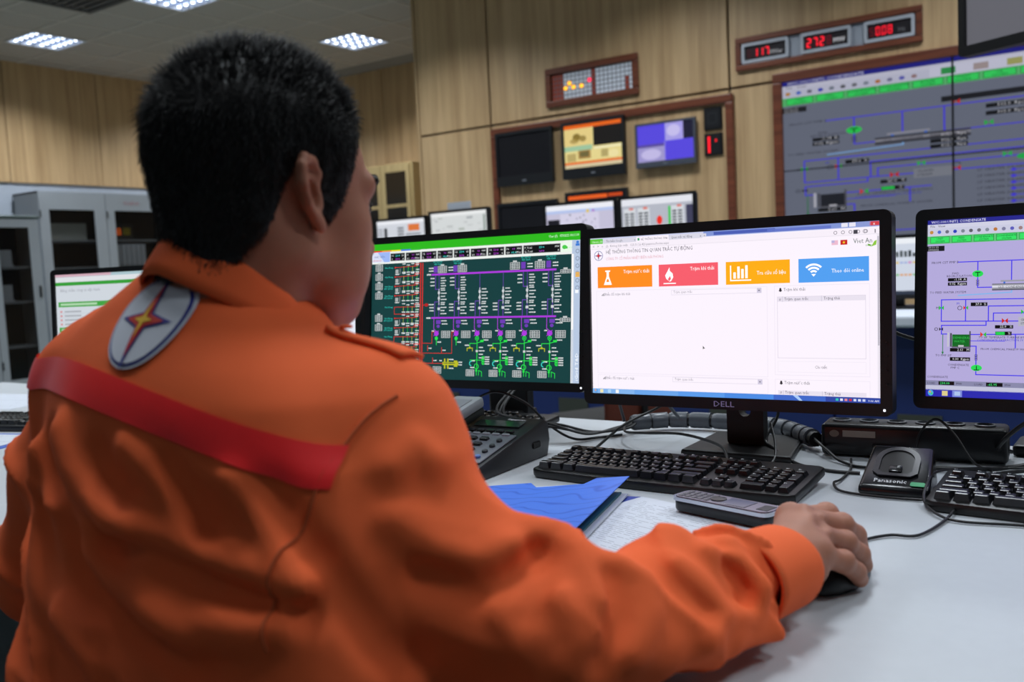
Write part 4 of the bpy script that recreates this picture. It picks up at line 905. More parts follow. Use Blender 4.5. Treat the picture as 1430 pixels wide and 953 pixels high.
# grey handset cradle box that stands on the left of the telephone
t = thing('grey_handset', 'light grey handset resting on the left side of the telephone', 'handset', (-1.095, 1.345, DZ+.0585), math.radians(3)); t.rotation_euler = (SL, 0, math.radians(3))
MB().box(-.035, .03, -.085, .085, .014, .036, .006, 2).build('shell', mat('light_grey_plastic', 'a4a9ae', .5), t, True)
MB().box(-.036, .031, -.08, .08, 0, .016, .005, 2).build('under_shell', mat('dark_green_plastic', '141a18', .5), t, True)
MB().box(-.026, .02, -.03, .06, .036, .0372, .0005, 1).build('label_inset', mat('grey_inset', '8f949a', .5), t)
# ---------------------------------------------------------------- blue folder, papers
fo = thing('document_folder', 'bright blue card folder with a notched edge lying by the keyboard', 'folder', (-.663, 1.243, DZ), math.radians(14))
M_FOLD = mat('blue_card', '3a6fd8', .42, bump=.35, bscale=40)
MBF = MATS['blue_card']
nt = MBF.node_tree; tc = nt.nodes.new('ShaderNodeTexCoord'); wv = nt.nodes.new('ShaderNodeTexWave'); wv.wave_type = 'RINGS'; wv.inputs['Scale'].default_value = 9; wv.inputs['Distortion'].default_value = 14; wv.inputs['Detail'].default_value = 1; wv.inputs['Detail Scale'].default_value = 1.2
rp = nt.nodes.new('ShaderNodeValToRGB'); rp.color_ramp.elements[0].position = .0; rp.color_ramp.elements[0].color = (*lin('2c5cc8'), 1); rp.color_ramp.elements[1].position = .12; rp.color_ramp.elements[1].color = (*lin('3f74e0'), 1)
nt.links.new(tc.outputs['Object'], wv.inputs[0]); nt.links.new(wv.outputs[0], rp.inputs[0]); nt.links.new(rp.outputs[0], nt.nodes['Principled BSDF'].inputs['Base Color'])
FW, FD = .235, .31
MB().box(-FW, .022, -FD, -.012, 0, .0012).build('back_cover', mat('folder_inner_blue', '2440a0', .45), fo)
for k in range(5):
    MB().box(-FW+.01, -.006-.004*k+.01*(k % 2), -FD+.006*(k % 3), -.014-.003*k, .0014+.0032*k, .0040+.0032*k).build('inner_sheets', M_PAPER if k != 3 else mat('teal_sheet', '1e5a66', .5), fo, rot=(0, -.012*k, 0), loc=(0, 0, -.0012*k+.0005))
cov = [(-FW, -FD), (0, -FD), (0, 0), (-.052, 0), (-.062, -.036), (-.138, -.040), (-.158, -.008), (-FW, -.012)]
MB().prism(cov, (0, .0012), 'z').build('front_cover', MBF, fo, loc=(0, 0, .030), rot=(0, 0, 0)).matrix_local = Matrix.Translation((-FW, 0, .006)) @ Matrix.Rotation(-.095, 4, 'Y') @ Matrix.Translation((FW, 0, 0))
o = MB().box(-.20, -.03, -FD+.01, -.022, -.0030, -.0022).build('top_sheet', mat('white_paper', 'e6e9f0', .7), fo)
o.matrix_local = Matrix.Translation((-FW, 0, .006)) @ Matrix.Rotation(-.095, 4, 'Y') @ Matrix.Translation((FW, 0, 0))
def sheet(label, loc, rz, w_, d_, lines, name='paper_sheet', curl=0):
    t = thing(name, label, 'paper', loc, rz)
    MB().box(0, w_, -d_, 0, 0, .0006).build('sheet', M_PAPER, t)
    rr = random.Random(len(label)); mb = MB()
    n = 0
    for r_ in range(lines):
        y = -.02-r_*(d_-.03)/lines
        if r_ in (lines//2, lines//2+3): 
            mb.box(.015, w_-.015, y-.0004, y+.0001, .0006, .00075); continue
        x = .02
        while x < w_-.04:
            L = rr.uniform(.006, .02)
            if rr.random() < .8: mb.box(x, x+L, y-.0004, y+.0003, .0006, .00072)
            x += L+.004
            if rr.random() < .12: x += .03
    mb.build('printed_lines', mat('print_ink', '8a8e98', .7), t)
    return t
sheet('printed white form under the man\'s forearm and the cordless handset', (-.640, 1.236, DZ+.0012), math.radians(-15), .297, .23, 30)
sheet('second white sheet, its margin showing left of the printed form', (-.655, 1.205, DZ+.0002), math.radians(-8), .25, .24, 3)
sheet('white paper at the left edge behind the far keyboard', (-3.30, 1.60, DZ), math.radians(12), .42, .297, 5)
sheet('white paper at the left edge in front of the far keyboard', (-2.62, 1.06, DZ+.0025), math.radians(16), .42, .16, 4)
t = thing('clipboard', 'thin blue clipboard board under the paper at the left edge', 'clipboard', (-2.63, 1.07, DZ), math.radians(16))
MB().box(0, .45, -.185, 0.005, 0, .002, .0005, 1).build('board', mat('clipboard_blue', '2c58b8', .5), t); MB().tube([(.40, -.012, .006), (.43, .0, .010), (.445, -.012, .006)], .003, 6).build('clip', M_BLACK, t)
# ---------------------------------------------------------------- cordless handset
ch = thing('cordless_handset', 'dark silver cordless phone handset lying on the printed form', 'phone', (-.483, 1.178, DZ+.0035), math.radians(-14))
HL, HWd = .158, .046
M_HB = mat('handset_black', '0d0e12', .3); M_HF = mat('handset_face', '8a8290', .22, metal=.5)
def hs_out(k): return rrect(-HL/2+k, HL/2-k, -HWd/2+k, HWd/2-k, .012)
MB().prism(hs_out(.002), (0, .021), 'z', bev=.005).build('body', M_HB, ch, True)
MB().frame(hs_out(.0), hs_out(.003), (.0165, .0215), 'z').build('chrome_rim', mat('chrome_rim', 'c0c2ca', .15, metal=1), ch, True)
MB().prism(hs_out(.003), (.020, .0225), 'z').build('face', M_HF, ch)
MB().box(.000, .040, -.016, .016, .0222, .0232, .0005, 1).build('display', mat('handset_lcd', '56505e', .12), ch)
MB().box(.055, .072, -.012, .012, .0222, .0230, .0005, 1).build('earpiece', M_HB, ch)
MB().lathe([(.011, .0222), (.011, .0238), (.006, .0245)], 16, (-.012, 0, 0)).build('navigation_pad', M_HB, ch)
for i in range(5):
    for j in range(3): MB().box(-.070+i*.0105, -.0625+i*.0105, -.0155+j*.011, -.0065+j*.011, .0222, .0236, .0008, 1).build('handset_key', mat('handset_key', '4a4650', .3), ch)
# ---------------------------------------------------------------- charging base
bs = thing('charging_base', 'black wedge-shaped cordless phone charger with empty cradle', 'phone charger', (-.318, 1.43, DZ), math.radians(2))
lo = [(-.048, -.048, 0), (.052, -.046, 0), (.048, .05, 0), (-.05, .05, 0)]; hi = [(-.046, -.046, .014), (.050, -.044, .014), (.044, .046, .058), (-.042, .046, .058)]
M_CB = mat('charger_black', '0f1014', .22, noise=.1, nscale=300)
MB().hexa(lo, hi, .006, 3).build('body', M_CB, bs, True)
TB = Matrix.Translation((0, -.045, .0145)) @ Matrix.Rotation(math.atan2(.044, .091), 4, 'X')
def onbase(name, mb, m): o = mb.build(name, m, bs, True); o.matrix_local = TB; return o
arc = lambda r, a0, a1, cx, cy, n=14: [(cx+r*math.cos(a0+(a1-a0)*k/n), cy+r*math.sin(a0+(a1-a0)*k/n)) for k in range(n+1)]
oo = arc(.031, 0, PI, 0, .060)+[(-.031, .030), (-.022, .022), (.022, .022), (.031, .030)]
ii = arc(.023, 0, PI, 0, .060)+[(-.023, .034), (-.017, .028), (.017, .028), (.023, .034)]
onbase('cradle_rim', MB().frame(oo, ii, (.0005, .0035), 'z'), mat('charger_rim', '1d1c24', .4))
onbase('cradle_well', MB().prism(ii, (.0002, .0015), 'z'), mat('charger_well', '020203', .5))
onbase('contact_tongue', MB().box(-.009, .009, .030, .044, .001, .006, .002, 2), M_CB)
o = flat_text('brand_lettering', 'Panasonic', .0115, M_LEG, bs, (0, 0, 0), (0, 0, 0)); o.matrix_local = TB @ Matrix.Translation((-.004, .008, .0012))
onbase('green_sticker', MB().prism(rrect(.024, .044, .004, .013, .003), (.0006, .0013), 'z'), mat('green_sticker', '2a9a62', .5))
# ---------------------------------------------------------------- power strip and cable duct
ps = thing('power_strip', 'long black power strip box with a small sticker behind the charger', 'power strip', (-.345, 1.668, DZ), math.radians(5))
MB().box(-.145, .145, -.036, .036, .002, .058, .008, 3).build('body', mat('strip_black', '121418', .32), ps, True)
for k in range(6): MB().lathe([(.016, .056), (.016, .0605), (.013, .061), (.012, .058)], 16, (-.115+.045*k, 0, 0)).build('socket', mat('socket_grey', '5a5e64', .4), ps)
MB().box(-.108, -.055, -.0372, -.0355, .036, .047).build('sticker', mat('grey_sticker', '948a80', .5), ps)
MB().prism([(-.122+.008*math.cos(2*PI*k/14), .041+.006*math.sin(2*PI*k/14)) for k in range(14)], (-.0372, -.0355), 'y').build('seal', mat('seal_brown', '7a6c60', .5), ps)
dt = thing('spiral_cable_wrap', 'grey spiral cable wrap bundling cables along the back of the desk', 'cable wrap', (0, 0, 0))
path = spline([(-.90, 1.70, DZ+.021), (-.83, 1.762, DZ+.021), (-.72, 1.775, DZ+.021), (-.615, 1.758, DZ+.021), (-.545, 1.70, DZ+.021), (-.505, 1.655, DZ+.021)], 14)
M_SP = mat('spiral_grey', '4a4f56', .35)
seg_n = 6
for k in range(0, len(path)-seg_n, seg_n):
    p = path[k:k+seg_n+1]; a, b = p[0].lerp(p[1], .4), p[-1].lerp(p[-2], .25)
    MB().tube([a]+p[1:-1]+[b], [.0150]+[.0165]*(len(p)-2)+[.0170], 14).build('wrap_coil', M_SP, dt, True)
MB().tube([tuple(p) for p in path], .0135, 10).build('cable_core', M_CABLE, dt, True)
# ---------------------------------------------------------------- cables
def cable(label, pts, r=.0020, n=10, m=M_CABLE, name='cable'):
    o = MB().tube([tuple(p) for p in spline(pts, n)], r, 8).build(name, m, None, True)
    return tag(o, label, 'cable')
z = DZ+.0032
cable('black mouse cable looping over the desk right of the hand', [(-.289, 1.07, z+.012), (-.297, 1.11, z+.004), (-.296, 1.153, z), (-.273, 1.186, z), (-.243, 1.20, z), (-.226, 1.283, z+.001), (-.224, 1.36, z+.006), (-.236, 1.376, z+.004), (-.27, 1.372, z), (-.33, 1.366, z), (-.385, 1.378, z), (-.405, 1.41, z+.003), (-.405, 1.45, z), (-.41, 1.52, z), (-.43, 1.60, z)], name='mouse_cable')
cable('black cable bending from the right edge up past the charger', [(.15, 1.27, z), (-.05, 1.296, z), (-.139, 1.294, z), (-.208, 1.282, z), (-.241, 1.30, z+.002), (-.266, 1.350, z+.006), (-.270, 1.40, z+.02), (-.268, 1.46, z+.022), (-.235, 1.545, z+.012), (-.19, 1.60, z+.004), (-.13, 1.66, z)])
cable('black cable arching from the wrap over the stand foot to the keyboard', [(-.905, 1.69, z+.02), (-.86, 1.60, z+.02), (-.79, 1.55, z+.03), (-.70, 1.515, z+.04), (-.62, 1.49, z+.03), (-.585, 1.44, z+.016), (-.58, 1.425, z+.016)], .0026)
cable('black cable slanting from the keyboard back edge up to the web-page monitor', [(-.835, 1.425, z+.015), (-.84, 1.46, z+.02), (-.82, 1.53, z+.05), (-.78, 1.60, z+.075), (-.72, 1.62, z+.12), (-.68, 1.60, z+.17)], .0026)
for i, (dx, dz) in enumerate(((0, 0), (.012, .004), (-.012, .008))):
    cable(('lowest', 'middle', 'uppermost')[i]+' black cable of the bunch drooping behind the telephone', [(-1.20, 1.76, z+.10), (-1.16, 1.60+dx, z+.045+dz), (-1.06, 1.53, z+.036+dz), (-.99, 1.545+dx, z+.03+dz), (-.94, 1.60+dx, z+.012), (-.905+dx, 1.67, z+.012), (-.885, 1.705, z+.022)], .0028)
cable('thin black cable hooping above the telephone under the green screen', [(-1.19, 1.50, z+.045), (-1.17, 1.51, z+.075), (-1.12, 1.53, z+.098), (-1.06, 1.55, z+.075), (-1.01, 1.56, z+.03), (-.96, 1.57, z+.004), (-.93, 1.62, z), (-.90, 1.66, z)], .0026)
cable('grey cable hooping up between the two near monitors', [(-.915, 1.70, z+.02), (-.92, 1.69, z+.07), (-.90, 1.68, z+.10), (-.86, 1.69, z+.10), (-.83, 1.70, z+.075), (-.80, 1.72, z+.03)], .0034, m=mat('grey_cable', '4a4e54', .4))
cable('black power cable curling out of the cable wrap toward the power strip', [(-.51, 1.655, z+.02), (-.47, 1.60, z+.012), (-.44, 1.57, z+.002), (-.40, 1.545, z), (-.36, 1.55, z+.004), (-.345, 1.60, z+.012), (-.40, 1.625, z+.02)], .0027)
cable('black cable from behind the web-page monitor stand to the desk front', [(-.585, 1.66, z+.10), (-.575, 1.66, z+.06), (-.585, 1.62, z+.02), (-.56, 1.585, z+.012), (-.50, 1.53, z), (-.44, 1.50, z), (-.39, 1.50, z)], .003)
cable('thin cable dropping beside the monitor stand to the keyboard', [(-.575, 1.62, z+.05), (-.55, 1.57, z+.02), (-.535, 1.51, z+.004), (-.55, 1.455, z+.002), (-.565, 1.43, z+.008)], .0022)
cable('thick black cable hooping behind the charger at the right', [(-.20, 1.70, z+.01), (-.21, 1.63, z+.03), (-.17, 1.60, z+.075), (-.12, 1.61, z+.09), (-.085, 1.64, z+.06), (-.10, 1.66, z+.02), (-.16, 1.64, z+.006), (-.22, 1.58, z+.004), (-.30, 1.56, z+.004)], .0036)
cable('thin black cable arching over the power strip', [(-.33, 1.60, z+.002), (-.325, 1.62, z+.045), (-.30, 1.62, z+.072), (-.27, 1.61, z+.05), (-.24, 1.59, z+.012), (-.21, 1.57, z+.003)], .002)
cable('black cable with a moulded plug lying right of the charger', [(-.27, 1.53, z), (-.22, 1.55, z+.002), (-.17, 1.58, z+.006), (-.12, 1.60, z+.01), (-.06, 1.60, z), (.0, 1.62, z)], .0033)
cable('black cable hanging across the gap between two near screens', [(-.50, 1.72, z+.19), (-.45, 1.73, z+.235), (-.38, 1.74, z+.20), (-.30, 1.75, z+.17), (-.20, 1.76, z+.10)], .0033)
# ================================================================== THE OPERATOR
def A3(p): return np.array(p, np.float32)
def seg(X, Y, Z, a, b, ra, rb):
    a, b = A3(a), A3(b); d = b-a; L = float(d@d)
    t = np.clip(((X-a[0])*d[0]+(Y-a[1])*d[1]+(Z-a[2])*d[2])/L, 0, 1)
    return np.sqrt((X-a[0]-t*d[0])**2+(Y-a[1]-t*d[1])**2+(Z-a[2]-t*d[2])**2)-(ra+(rb-ra)*t)
def ell(X, Y, Z, c, r, M=None):
    x, y, z = X-c[0], Y-c[1], Z-c[2]
    if M is not None: x, y, z = [M[i][0]*x+M[i][1]*y+M[i][2]*z for i in range(3)]
    k0 = np.sqrt((x/r[0])**2+(y/r[1])**2+(z/r[2])**2); k1 = np.sqrt((x/r[0]**2)**2+(y/r[1]**2)**2+(z/r[2]**2)**2)+1e-6
    return k0*(k0-1)/k1
def smin(a, b, k):
    h = np.clip(.5+.5*(b-a)/k, 0, 1); return b*(1-h)+a*h-k*h*(1-h)
def chain(X, Y, Z, pts, rs, k=.01):
    d = None
    for a, b, ra, rb in zip(pts, pts[1:], rs, rs[1:]):
        e = seg(X, Y, Z, a, b, ra, rb); d = e if d is None else smin(d, e, k)
    return d
person = thing('person', 'person in an orange work jacket seated at the desk, hand on a mouse', 'person', (-.72, .45, 0))
BASE = Vector((-.72, .45, 0))
def body_part(name, V, Q, m, parent=person):
    o = link(name, np_mesh(name, V-np.array(BASE), Q), m, parent); return o
# ---- joints (world, metres)
NB = (-.703, .558, 1.052); LS = (-.897, .560, 1.006); RS = (-.553, .578, .962)
EL = (-.392, .612, .803); WR = (-.304, .872, .790); LE = (-1.02, .54, .79); LW = (-.88, .83, .785)
# ---- jacket
TZ = [.40, .50, .60, .70, .80, .88, .95, 1.00, 1.04, 1.08, 1.12]
TCX = [-.70, -.70, -.70, -.70, -.70, -.702, -.708, -.726, -.748, -.735, -.713]
TCY = [.475, .485, .500, .515, .530, .540, .545, .550, .553, .556, .56]
TA = [.235, .240, .242, .244, .240, .228, .214, .196, .150, .090, .05]
TB_ = [.15, .145, .137, .132, .126, .120, .112, .100, .086, .072, .05]
TYAW = math.radians(-1)
def torso(X, Y, Z):
    cx, cy, a, b = [np.interp(Z, TZ, q).astype(np.float32) for q in (TCX, TCY, TA, TB_)]
    ct, sn = math.cos(TYAW), math.sin(TYAW); x, y = (X-cx)*ct+(Y-cy)*sn, -(X-cx)*sn+(Y-cy)*ct
    d = ((np.abs(x/a)**2.7+np.abs(y/b)**2.7)**(1/2.7)-1)*np.minimum(a, b)*.95
    return np.maximum(d, np.maximum(Z-1.105, .46-Z))
_rg = np.random.default_rng(7); _T = _rg.uniform(-1, 1, (32, 32, 32)).astype(np.float32)
def vnoise(x, y, z):
    """smooth lattice noise in [-1, 1]"""
    i, j, k = np.floor(x).astype(np.int32), np.floor(y).astype(np.int32), np.floor(z).astype(np.int32)
    f, g, h = x-i, y-j, z-k; f = f*f*(3-2*f); g = g*g*(3-2*g); h = h*h*(3-2*h); r = 0
    for a in (0, 1):
        for b in (0, 1):
            for c in (0, 1): r = r+_T[(i+a) & 31, (j+b) & 31, (k+c) & 31]*(f if a else 1-f)*(g if b else 1-g)*(h if c else 1-h)
    return r
def ridge(n): return np.clip(1-np.abs(n)*2.2, 0, 1)**1.5
FOLDS = [  # height, half-width, crest line over the cloth
    (.016, .017, [(-.780, .430, .972), (-.765, .426, .955), (-.736, .421, .929), (-.683, .415, .912), (-.63, .423, .899), (-.597, .427, .889), (-.552, .437, .88), (-.516, .45, .872)]),
    (-.016, .014, [(-.714, .423, .888), (-.65, .413, .891), (-.594, .424, .876), (-.55, .434, .866), (-.512, .448, .856)]),
    (.015, .016, [(-.748, .426, .876), (-.707, .422, .859), (-.643, .411, .845), (-.606, .416, .836), (-.564, .424, .840), (-.526, .439, .848)]),
    (-.012, .016, [(-.756, .423, .858), (-.692, .413, .822), (-.628, .408, .812), (-.588, .413, .805)]),
    (.010, .011, [(-.676, .424, .970), (-.652, .425, .957), (-.632, .429, .934), (-.618, .431, .905)]),
    (-.009, .011, [(-.628, .426, .960), (-.606, .43, .935), (-.592, .432, .912)]),
    (.009, .011, [(-.572, .44, .948), (-.558, .446, .930), (-.539, .448, .904), (-.518, .452, .882)]),
    (-.010, .011, [(-.540, .447, .945), (-.528, .453, .925), (-.506, .456, .897)]),
    (.012, .015, [(-.774, .41, .818), (-.734, .405, .802), (-.711, .405, .779)]),
    (-.011, .016, [(-.820, .442, .960), (-.812, .434, .940), (-.790, .423, .916), (-.765, .426, .880)]),
    (-.008, .013, [(-.712, .422, .965), (-.700, .42, .942), (-.672, .418, .928)]),
    (.011, .016, [(-.86, .44, .95), (-.86, .435, .90), (-.84, .43, .84), (-.81, .425, .78)]),
    (-.010, .014, [(-.507, .46, .889), (-.489, .469, .862), (-.471, .485, .827), (-.462, .505, .805)]),
    (.008, .014, [(-.483, .524, .95), (-.477, .544, .961), (-.469, .552, .951)]),
    (.014, .012, [(-.418, .612, .886), (-.400, .634, .886), (-.377, .622, .866), (-.352, .596, .842)]),
    (-.010, .012, [(-.404, .600, .872), (-.390, .578, .858), (-.387, .555, .840)]),
    (.010, .015, [(-.474, .516, .911), (-.452, .531, .887), (-.428, .55, .877), (-.411, .577, .882)]),
    (-.014, .014, [(-.456, .521, .868), (-.43, .537, .858), (-.410, .556, .857), (-.402, .588, .868)]),
    (.008, .012, [(-.368, .576, .848), (-.35, .569, .819), (-.357, .56, .802)]),
    (.010, .013, [(-.353, .640, .858), (-.338, .650, .847), (-.327, .638, .825), (-.326, .608, .8)]),
    (-.008, .011, [(-.354, .616, .853), (-.337, .603, .828), (-.336, .58, .805)]),
    (.009, .009, [(-.318, .732, .847), (-.302, .764, .83), (-.282, .768, .81), (-.284, .753, .789), (-.289, .732, .796)]),
    (-.011, .009, [(-.312, .744, .834), (-.298, .752, .815), (-.294, .746, .803)]),
    (.008, .011, [(-.327, .695, .846), (-.306, .704, .825), (-.294, .708, .804), (-.292, .676, .789)])]
def jacket(X, Y, Z):
    d = torso(X, Y, Z)
    d = smin(d, seg(X, Y, Z, NB, LS, .060, .060), .05); d = smin(d, seg(X, Y, Z, (-.69, .556, 1.004), RS, .045, .060), .04)
    # upper back roundness
    d = smin(d, ell(X, Y, Z, (-.70, .515, .975), (.15, .085, .09)), .05)
    ra = chain(X, Y, Z, [RS, (-.500, .586, .872), (-.440, .600, .825), EL], [.065, .058, .058, .058], .02)
    fa = chain(X, Y, Z, [EL, (-.356, .718, .799), (-.324, .812, .796)], [.060, .054, .043], .02)
    # loose cloth: puckers at the elbow bend and rucks before the cuff
    ra = smin(ra, chain(X, Y, Z, [(-.475, .645, .838), (-.452, .676, .858), (-.425, .682, .852), (-.395, .668, .830)], [.012, .019, .017, .012], .01), .025)
    fa = smin(fa, chain(X, Y, Z, [(-.385, .722, .828), (-.355, .738, .846), (-.318, .735, .834)], [.012, .016, .010], .01), .025)
    fa = smin(fa, chain(X, Y, Z, [(-.360, .800, .815), (-.335, .808, .832), (-.306, .806, .824), (-.290, .800, .803), (-.296, .792, .785)], [.012, .015, .013, .011, .008], .01), .016)
    fa = smin(fa, chain(X, Y, Z, [(-.352, .765, .824), (-.318, .775, .836), (-.288, .768, .812)], [.010, .013, .010], .01), .018)
    fa = smin(fa, chain(X, Y, Z, [(-.330, .66, .79), (-.300, .72, .775), (-.282, .775, .765)], [.020, .016, .010], .01), .03)
    arm = smin(ra, fa, .03)
    la = chain(X, Y, Z, [LS, (-.962, .545, .90), LE, (-.97, .70, .795), LW], [.062, .066, .062, .055, .044], .03)
    d = smin(d, arm, .035); d = smin(d, la, .04)
    # creases: sharp-crested folds that run with the pull of the cloth
    m = np.abs(d) < .06; x, y, z = X[m], Y[m], Z[m]; g = np.zeros_like(x)
    u, v = x+.72, 1.0-z; back = np.clip((.60-y)/.06, 0, 1)*np.clip((v-.045)/.05, 0, 1)*np.clip((.22-np.abs(u+.0))/.07, 0, 1)
    wx = vnoise(x*6, y*6, z*6)*.045
    g += back*(.010*ridge(vnoise((u*.80+z*.60+wx)*17, (u*.6-z*.8)*3.2, y*2+3))+.007*ridge(vnoise((u*.35+z*.94-wx)*20, (u*.94-z*.35)*4, y*3+8))-.006)
    la_ = np.clip(1-np.abs(la[m])/.03, 0, 1)
    g += la_*(.009*ridge(vnoise((x*.4+z*.9)*17, y*5, x*6))-.004)
    rm = np.clip(1-np.abs(ra[m])/.025, 0, 1)*np.clip((.975-z)/.06, 0, 1)
    g += rm*(.009*ridge(vnoise((z*.55+x*.80-y*.2+wx*.8)*17, (z*.8-x*.55)*3.5, y*4+5))+.006*ridge(vnoise((z+.3*x)*24+5, x*7, y*7))-.005)
    fm = np.clip(1-np.abs(fa[m])/.022, 0, 1); s = (x-EL[0])*.28+(y-EL[1])*.96
    g += fm*(.008*ridge(vnoise((s*.85+.5*(z-.8)-.35*x)*23+wx*20, (z-.3*s)*6, x*6+2))+.006*ridge(vnoise((z*1.0+.30*s+.6*x)*26, s*5, 4+x*5))-.006)
    for h_, wd_, pl in FOLDS:
        e = None
        for a, b in zip(pl, pl[1:]):
            q = seg(x, y, z, a, b, 0, 0); e = q if e is None else np.minimum(e, q)
        g += h_*np.exp(-(e/wd_)**2)
    d = d.copy(); d[m] -= np.clip(g, -.03, .03)
    # opening of the neck, and the desk keeps the sleeves above it
    d = np.maximum(d, -(seg(X, Y, Z, (-.694, .558, 1.07), (-.685, .575, 1.2), .052, .056)))
    d = np.where(Y > .625, np.maximum(d, DZ+.0025-Z), d)
    return d
V, Q = surface_nets(jacket, (-1.14, .30, .44), (-.20, .90, 1.13), .0045)
M_ORG = mat('orange_cotton', 'f06a3a', .85, noise=.05, nscale=9, bump=.25, bscale=1400, spec=.2)
jk = body_part('jacket', V, Q, M_ORG); jk['label'] = 'orange cotton work jacket'
ob_eval = jk
# things laid on the jacket are pressed onto its surface
from mathutils.bvhtree import BVHTree
tree = BVHTree.FromPolygons([tuple(v) for v in V], [tuple(int(i) for i in q) for q in Q])
def press(p, direction, lift):
    h = tree.ray_cast(Vector(p), Vector(direction).normalized())
    return None if h[0] is None else (h[0]+h[1]*lift)
def patch(name, grid, m, parent, direction, lift=.0015, attr=None):
    """grid[i][j] of start points -> cloth piece lying on the jacket"""
    hits = [[press(p, direction, lift) for p in row] for row in grid]; hits = [r for r in hits if all(q is not None for q in r)]
    n, k = len(hits), len(hits[0]); P = [q-BASE for r in hits for q in r]
    F = [(i*k+j, i*k+j+1, (i+1)*k+j+1, (i+1)*k+j) for i in range(n-1) for j in range(k-1)]
    me = bpy.data.meshes.new(name); me.from_pydata([tuple(p) for p in P], [], F)
    for p in me.polygons: p.use_smooth = True
    return link(name, me, m, parent)
M_RED = mat('red_tape', 'ff2a2c', .35, noise=.05, nscale=30, bump=.15, bscale=600)
BD = (.0, 1.0, .0)             # pressing direction: from behind, forwards
def back_pt(u, z): return (u, .15, z)
zl = lambda x: 1.012+(x+.91)*(-.145)+.027*max(0, 1-((x+.72)/.2)**2)
rows = []
for i in range(60):
    x = -.965+i*(.457/59); rows.append([back_pt(x, zl(x)+.0145-.029*j/5) for j in range(6)])
patch('reflective_band', rows, M_RED, jk, BD, .0022)
# round badge: white oval, blue outline, four-pointed star
def badge_layer(name, outline, m, lift):
    """outline in badge plane (a, b) metres"""
    ca, cb, rot_ = -.696, 1.066, math.radians(-4)
    n = len(outline); rows = []
    for k in range(6):
        f = k/5
        rows.append([])
        for a, b in outline+outline[:1]:
            a_, b_ = a*f, b*f
            x = ca+a_*math.cos(rot_)-b_*math.sin(rot_); z_ = cb+a_*math.sin(rot_)+b_*math.cos(rot_)
            rows[-1].append(back_pt(x, z_))
    return patch(name, rows, m, jk, BD, lift)
def oval(rx, ry, n=40): return [(rx*math.cos(2*PI*k/n), ry*math.sin(2*PI*k/n)) for k in range(n)]
def star(r, w_): return [((r if k % 2 == 0 else w_)*math.sin(k*PI/4), (r*1.25 if k % 2 == 0 else w_)*math.cos(k*PI/4)) for k in range(8)]
def dens(o, n=5): return [(o[i][0]+(o[(i+1) % len(o)][0]-o[i][0])*k/n, o[i][1]+(o[(i+1) % len(o)][1]-o[i][1])*k/n) for i in range(len(o)) for k in range(n)]
M_BW = mat('badge_white', 'c8ccd6', .7); M_BB = mat('badge_blue', '26308c', .6); M_BR = mat('badge_red', 'c42a1c', .6); M_BY = mat('badge_yellow', 'e8b828', .6)
BX, BY_ = .042, .037
badge_layer('badge', oval(BX, BY_), M_BW, .0025)['label'] = 'white oval badge with a blue-edged four-pointed star'; badge_layer('badge_ring', oval(BX*.93, BY_*.94), M_BB, .0032); badge_layer('badge_field', oval(BX*.87, BY_*.89), M_BW, .0039)
badge_layer('star_edge', dens(star(.031, .0085)), M_BB, .0046); badge_layer('star', dens(star(.0235, .0068)), M_BR, .0053); badge_layer('star_core', dens(star(.0115, .0032)), M_BY, .0060)
# collar: a folded band round the neck
def ring_band(name, rows, m, parent, closed=False):
    n = len(rows[0]); P = [tuple(Vector(p)-BASE) for r in rows for p in r]; k = len(rows)
    F = [(i*n+j, i*n+(j+1) % n, (i+1)*n+(j+1) % n, (i+1)*n+j) for i in range(k-1) for j in range(n if closed else n-1)]
    me = bpy.data.meshes.new(name); me.from_pydata(P, [], F)
    for p in me.polygons: p.use_smooth = True
    o = link(name, me, m, parent); sd = o.modifiers.new('thick', 'SOLIDIFY'); sd.thickness = .0035; sd.offset = 0
    return o
NC0 = Vector((-.694, .560, 1.080)); tiltc = math.radians(16)
def cpt(phi, r, h):
    # phi = 0 at the back; the band leans forward with the neck
    e = Vector((-math.sin(phi)*r*1.0, -math.cos(phi)*r*1.03, h+.004+.016*math.cos(phi)-.024*(1-math.cos(phi))-.016*max(0, -math.sin(phi))))
    return NC0+Matrix.Rotation(-tiltc*.6, 3, 'X') @ e
NPH = 49; PH = [-2.75+5.5*k/(NPH-1) for k in range(NPH)]
prof = [(.060, -.018), (.0605, .010), (.0615, .030), (.064, .037), (.068, .0355), (.0725, .022), (.078, .004), (.082, -.008)]
ring_band('collar', [[cpt(p, r+(.004*math.sin(3*p+1) if r > .075 else 0), h+.002*math.sin(4*p)) for p in PH] for r, h in prof], M_ORG, jk)
# shoulder strap with its button
def strap(side, p0, p1, wid):
    a, b = Vector(p0), Vector(p1); d = (b-a).normalized(); sd = Vector((0, 1, 0)) if side else Vector((0, 1, 0)); sd = (sd-d*sd.dot(d)).normalized()
    rows = []
    for i in range(18):
        t = i/17; c = a.lerp(b, t); wd = wid*(1-.15*(1-t)) * (1 if i > 0 else .7)
        rows.append([tuple(c+sd*wd*(j/4-.5)*1.0+Vector((0, 0, .15))) for j in range(5)])
    o = patch('shoulder_strap', rows, M_ORG, jk, (0, 0, -1), .0035); m_ = o.modifiers.new('thick', 'SOLIDIFY'); m_.thickness = .004; m_.offset = 0
    q = press(a+d*.014+Vector((0, 0, .15)), (0, 0, -1), .008)
    MB().lathe([(.0055, 0), (.006, .002), (.004, .003)], 12).build('strap_button', M_ORG, jk, loc=q-BASE)
strap(1, (-.596, .576, 1.06), (-.520, .592, 1.02), .034)
strap(0, (-.800, .595, 1.06), (-.900, .590, 1.02), .034)
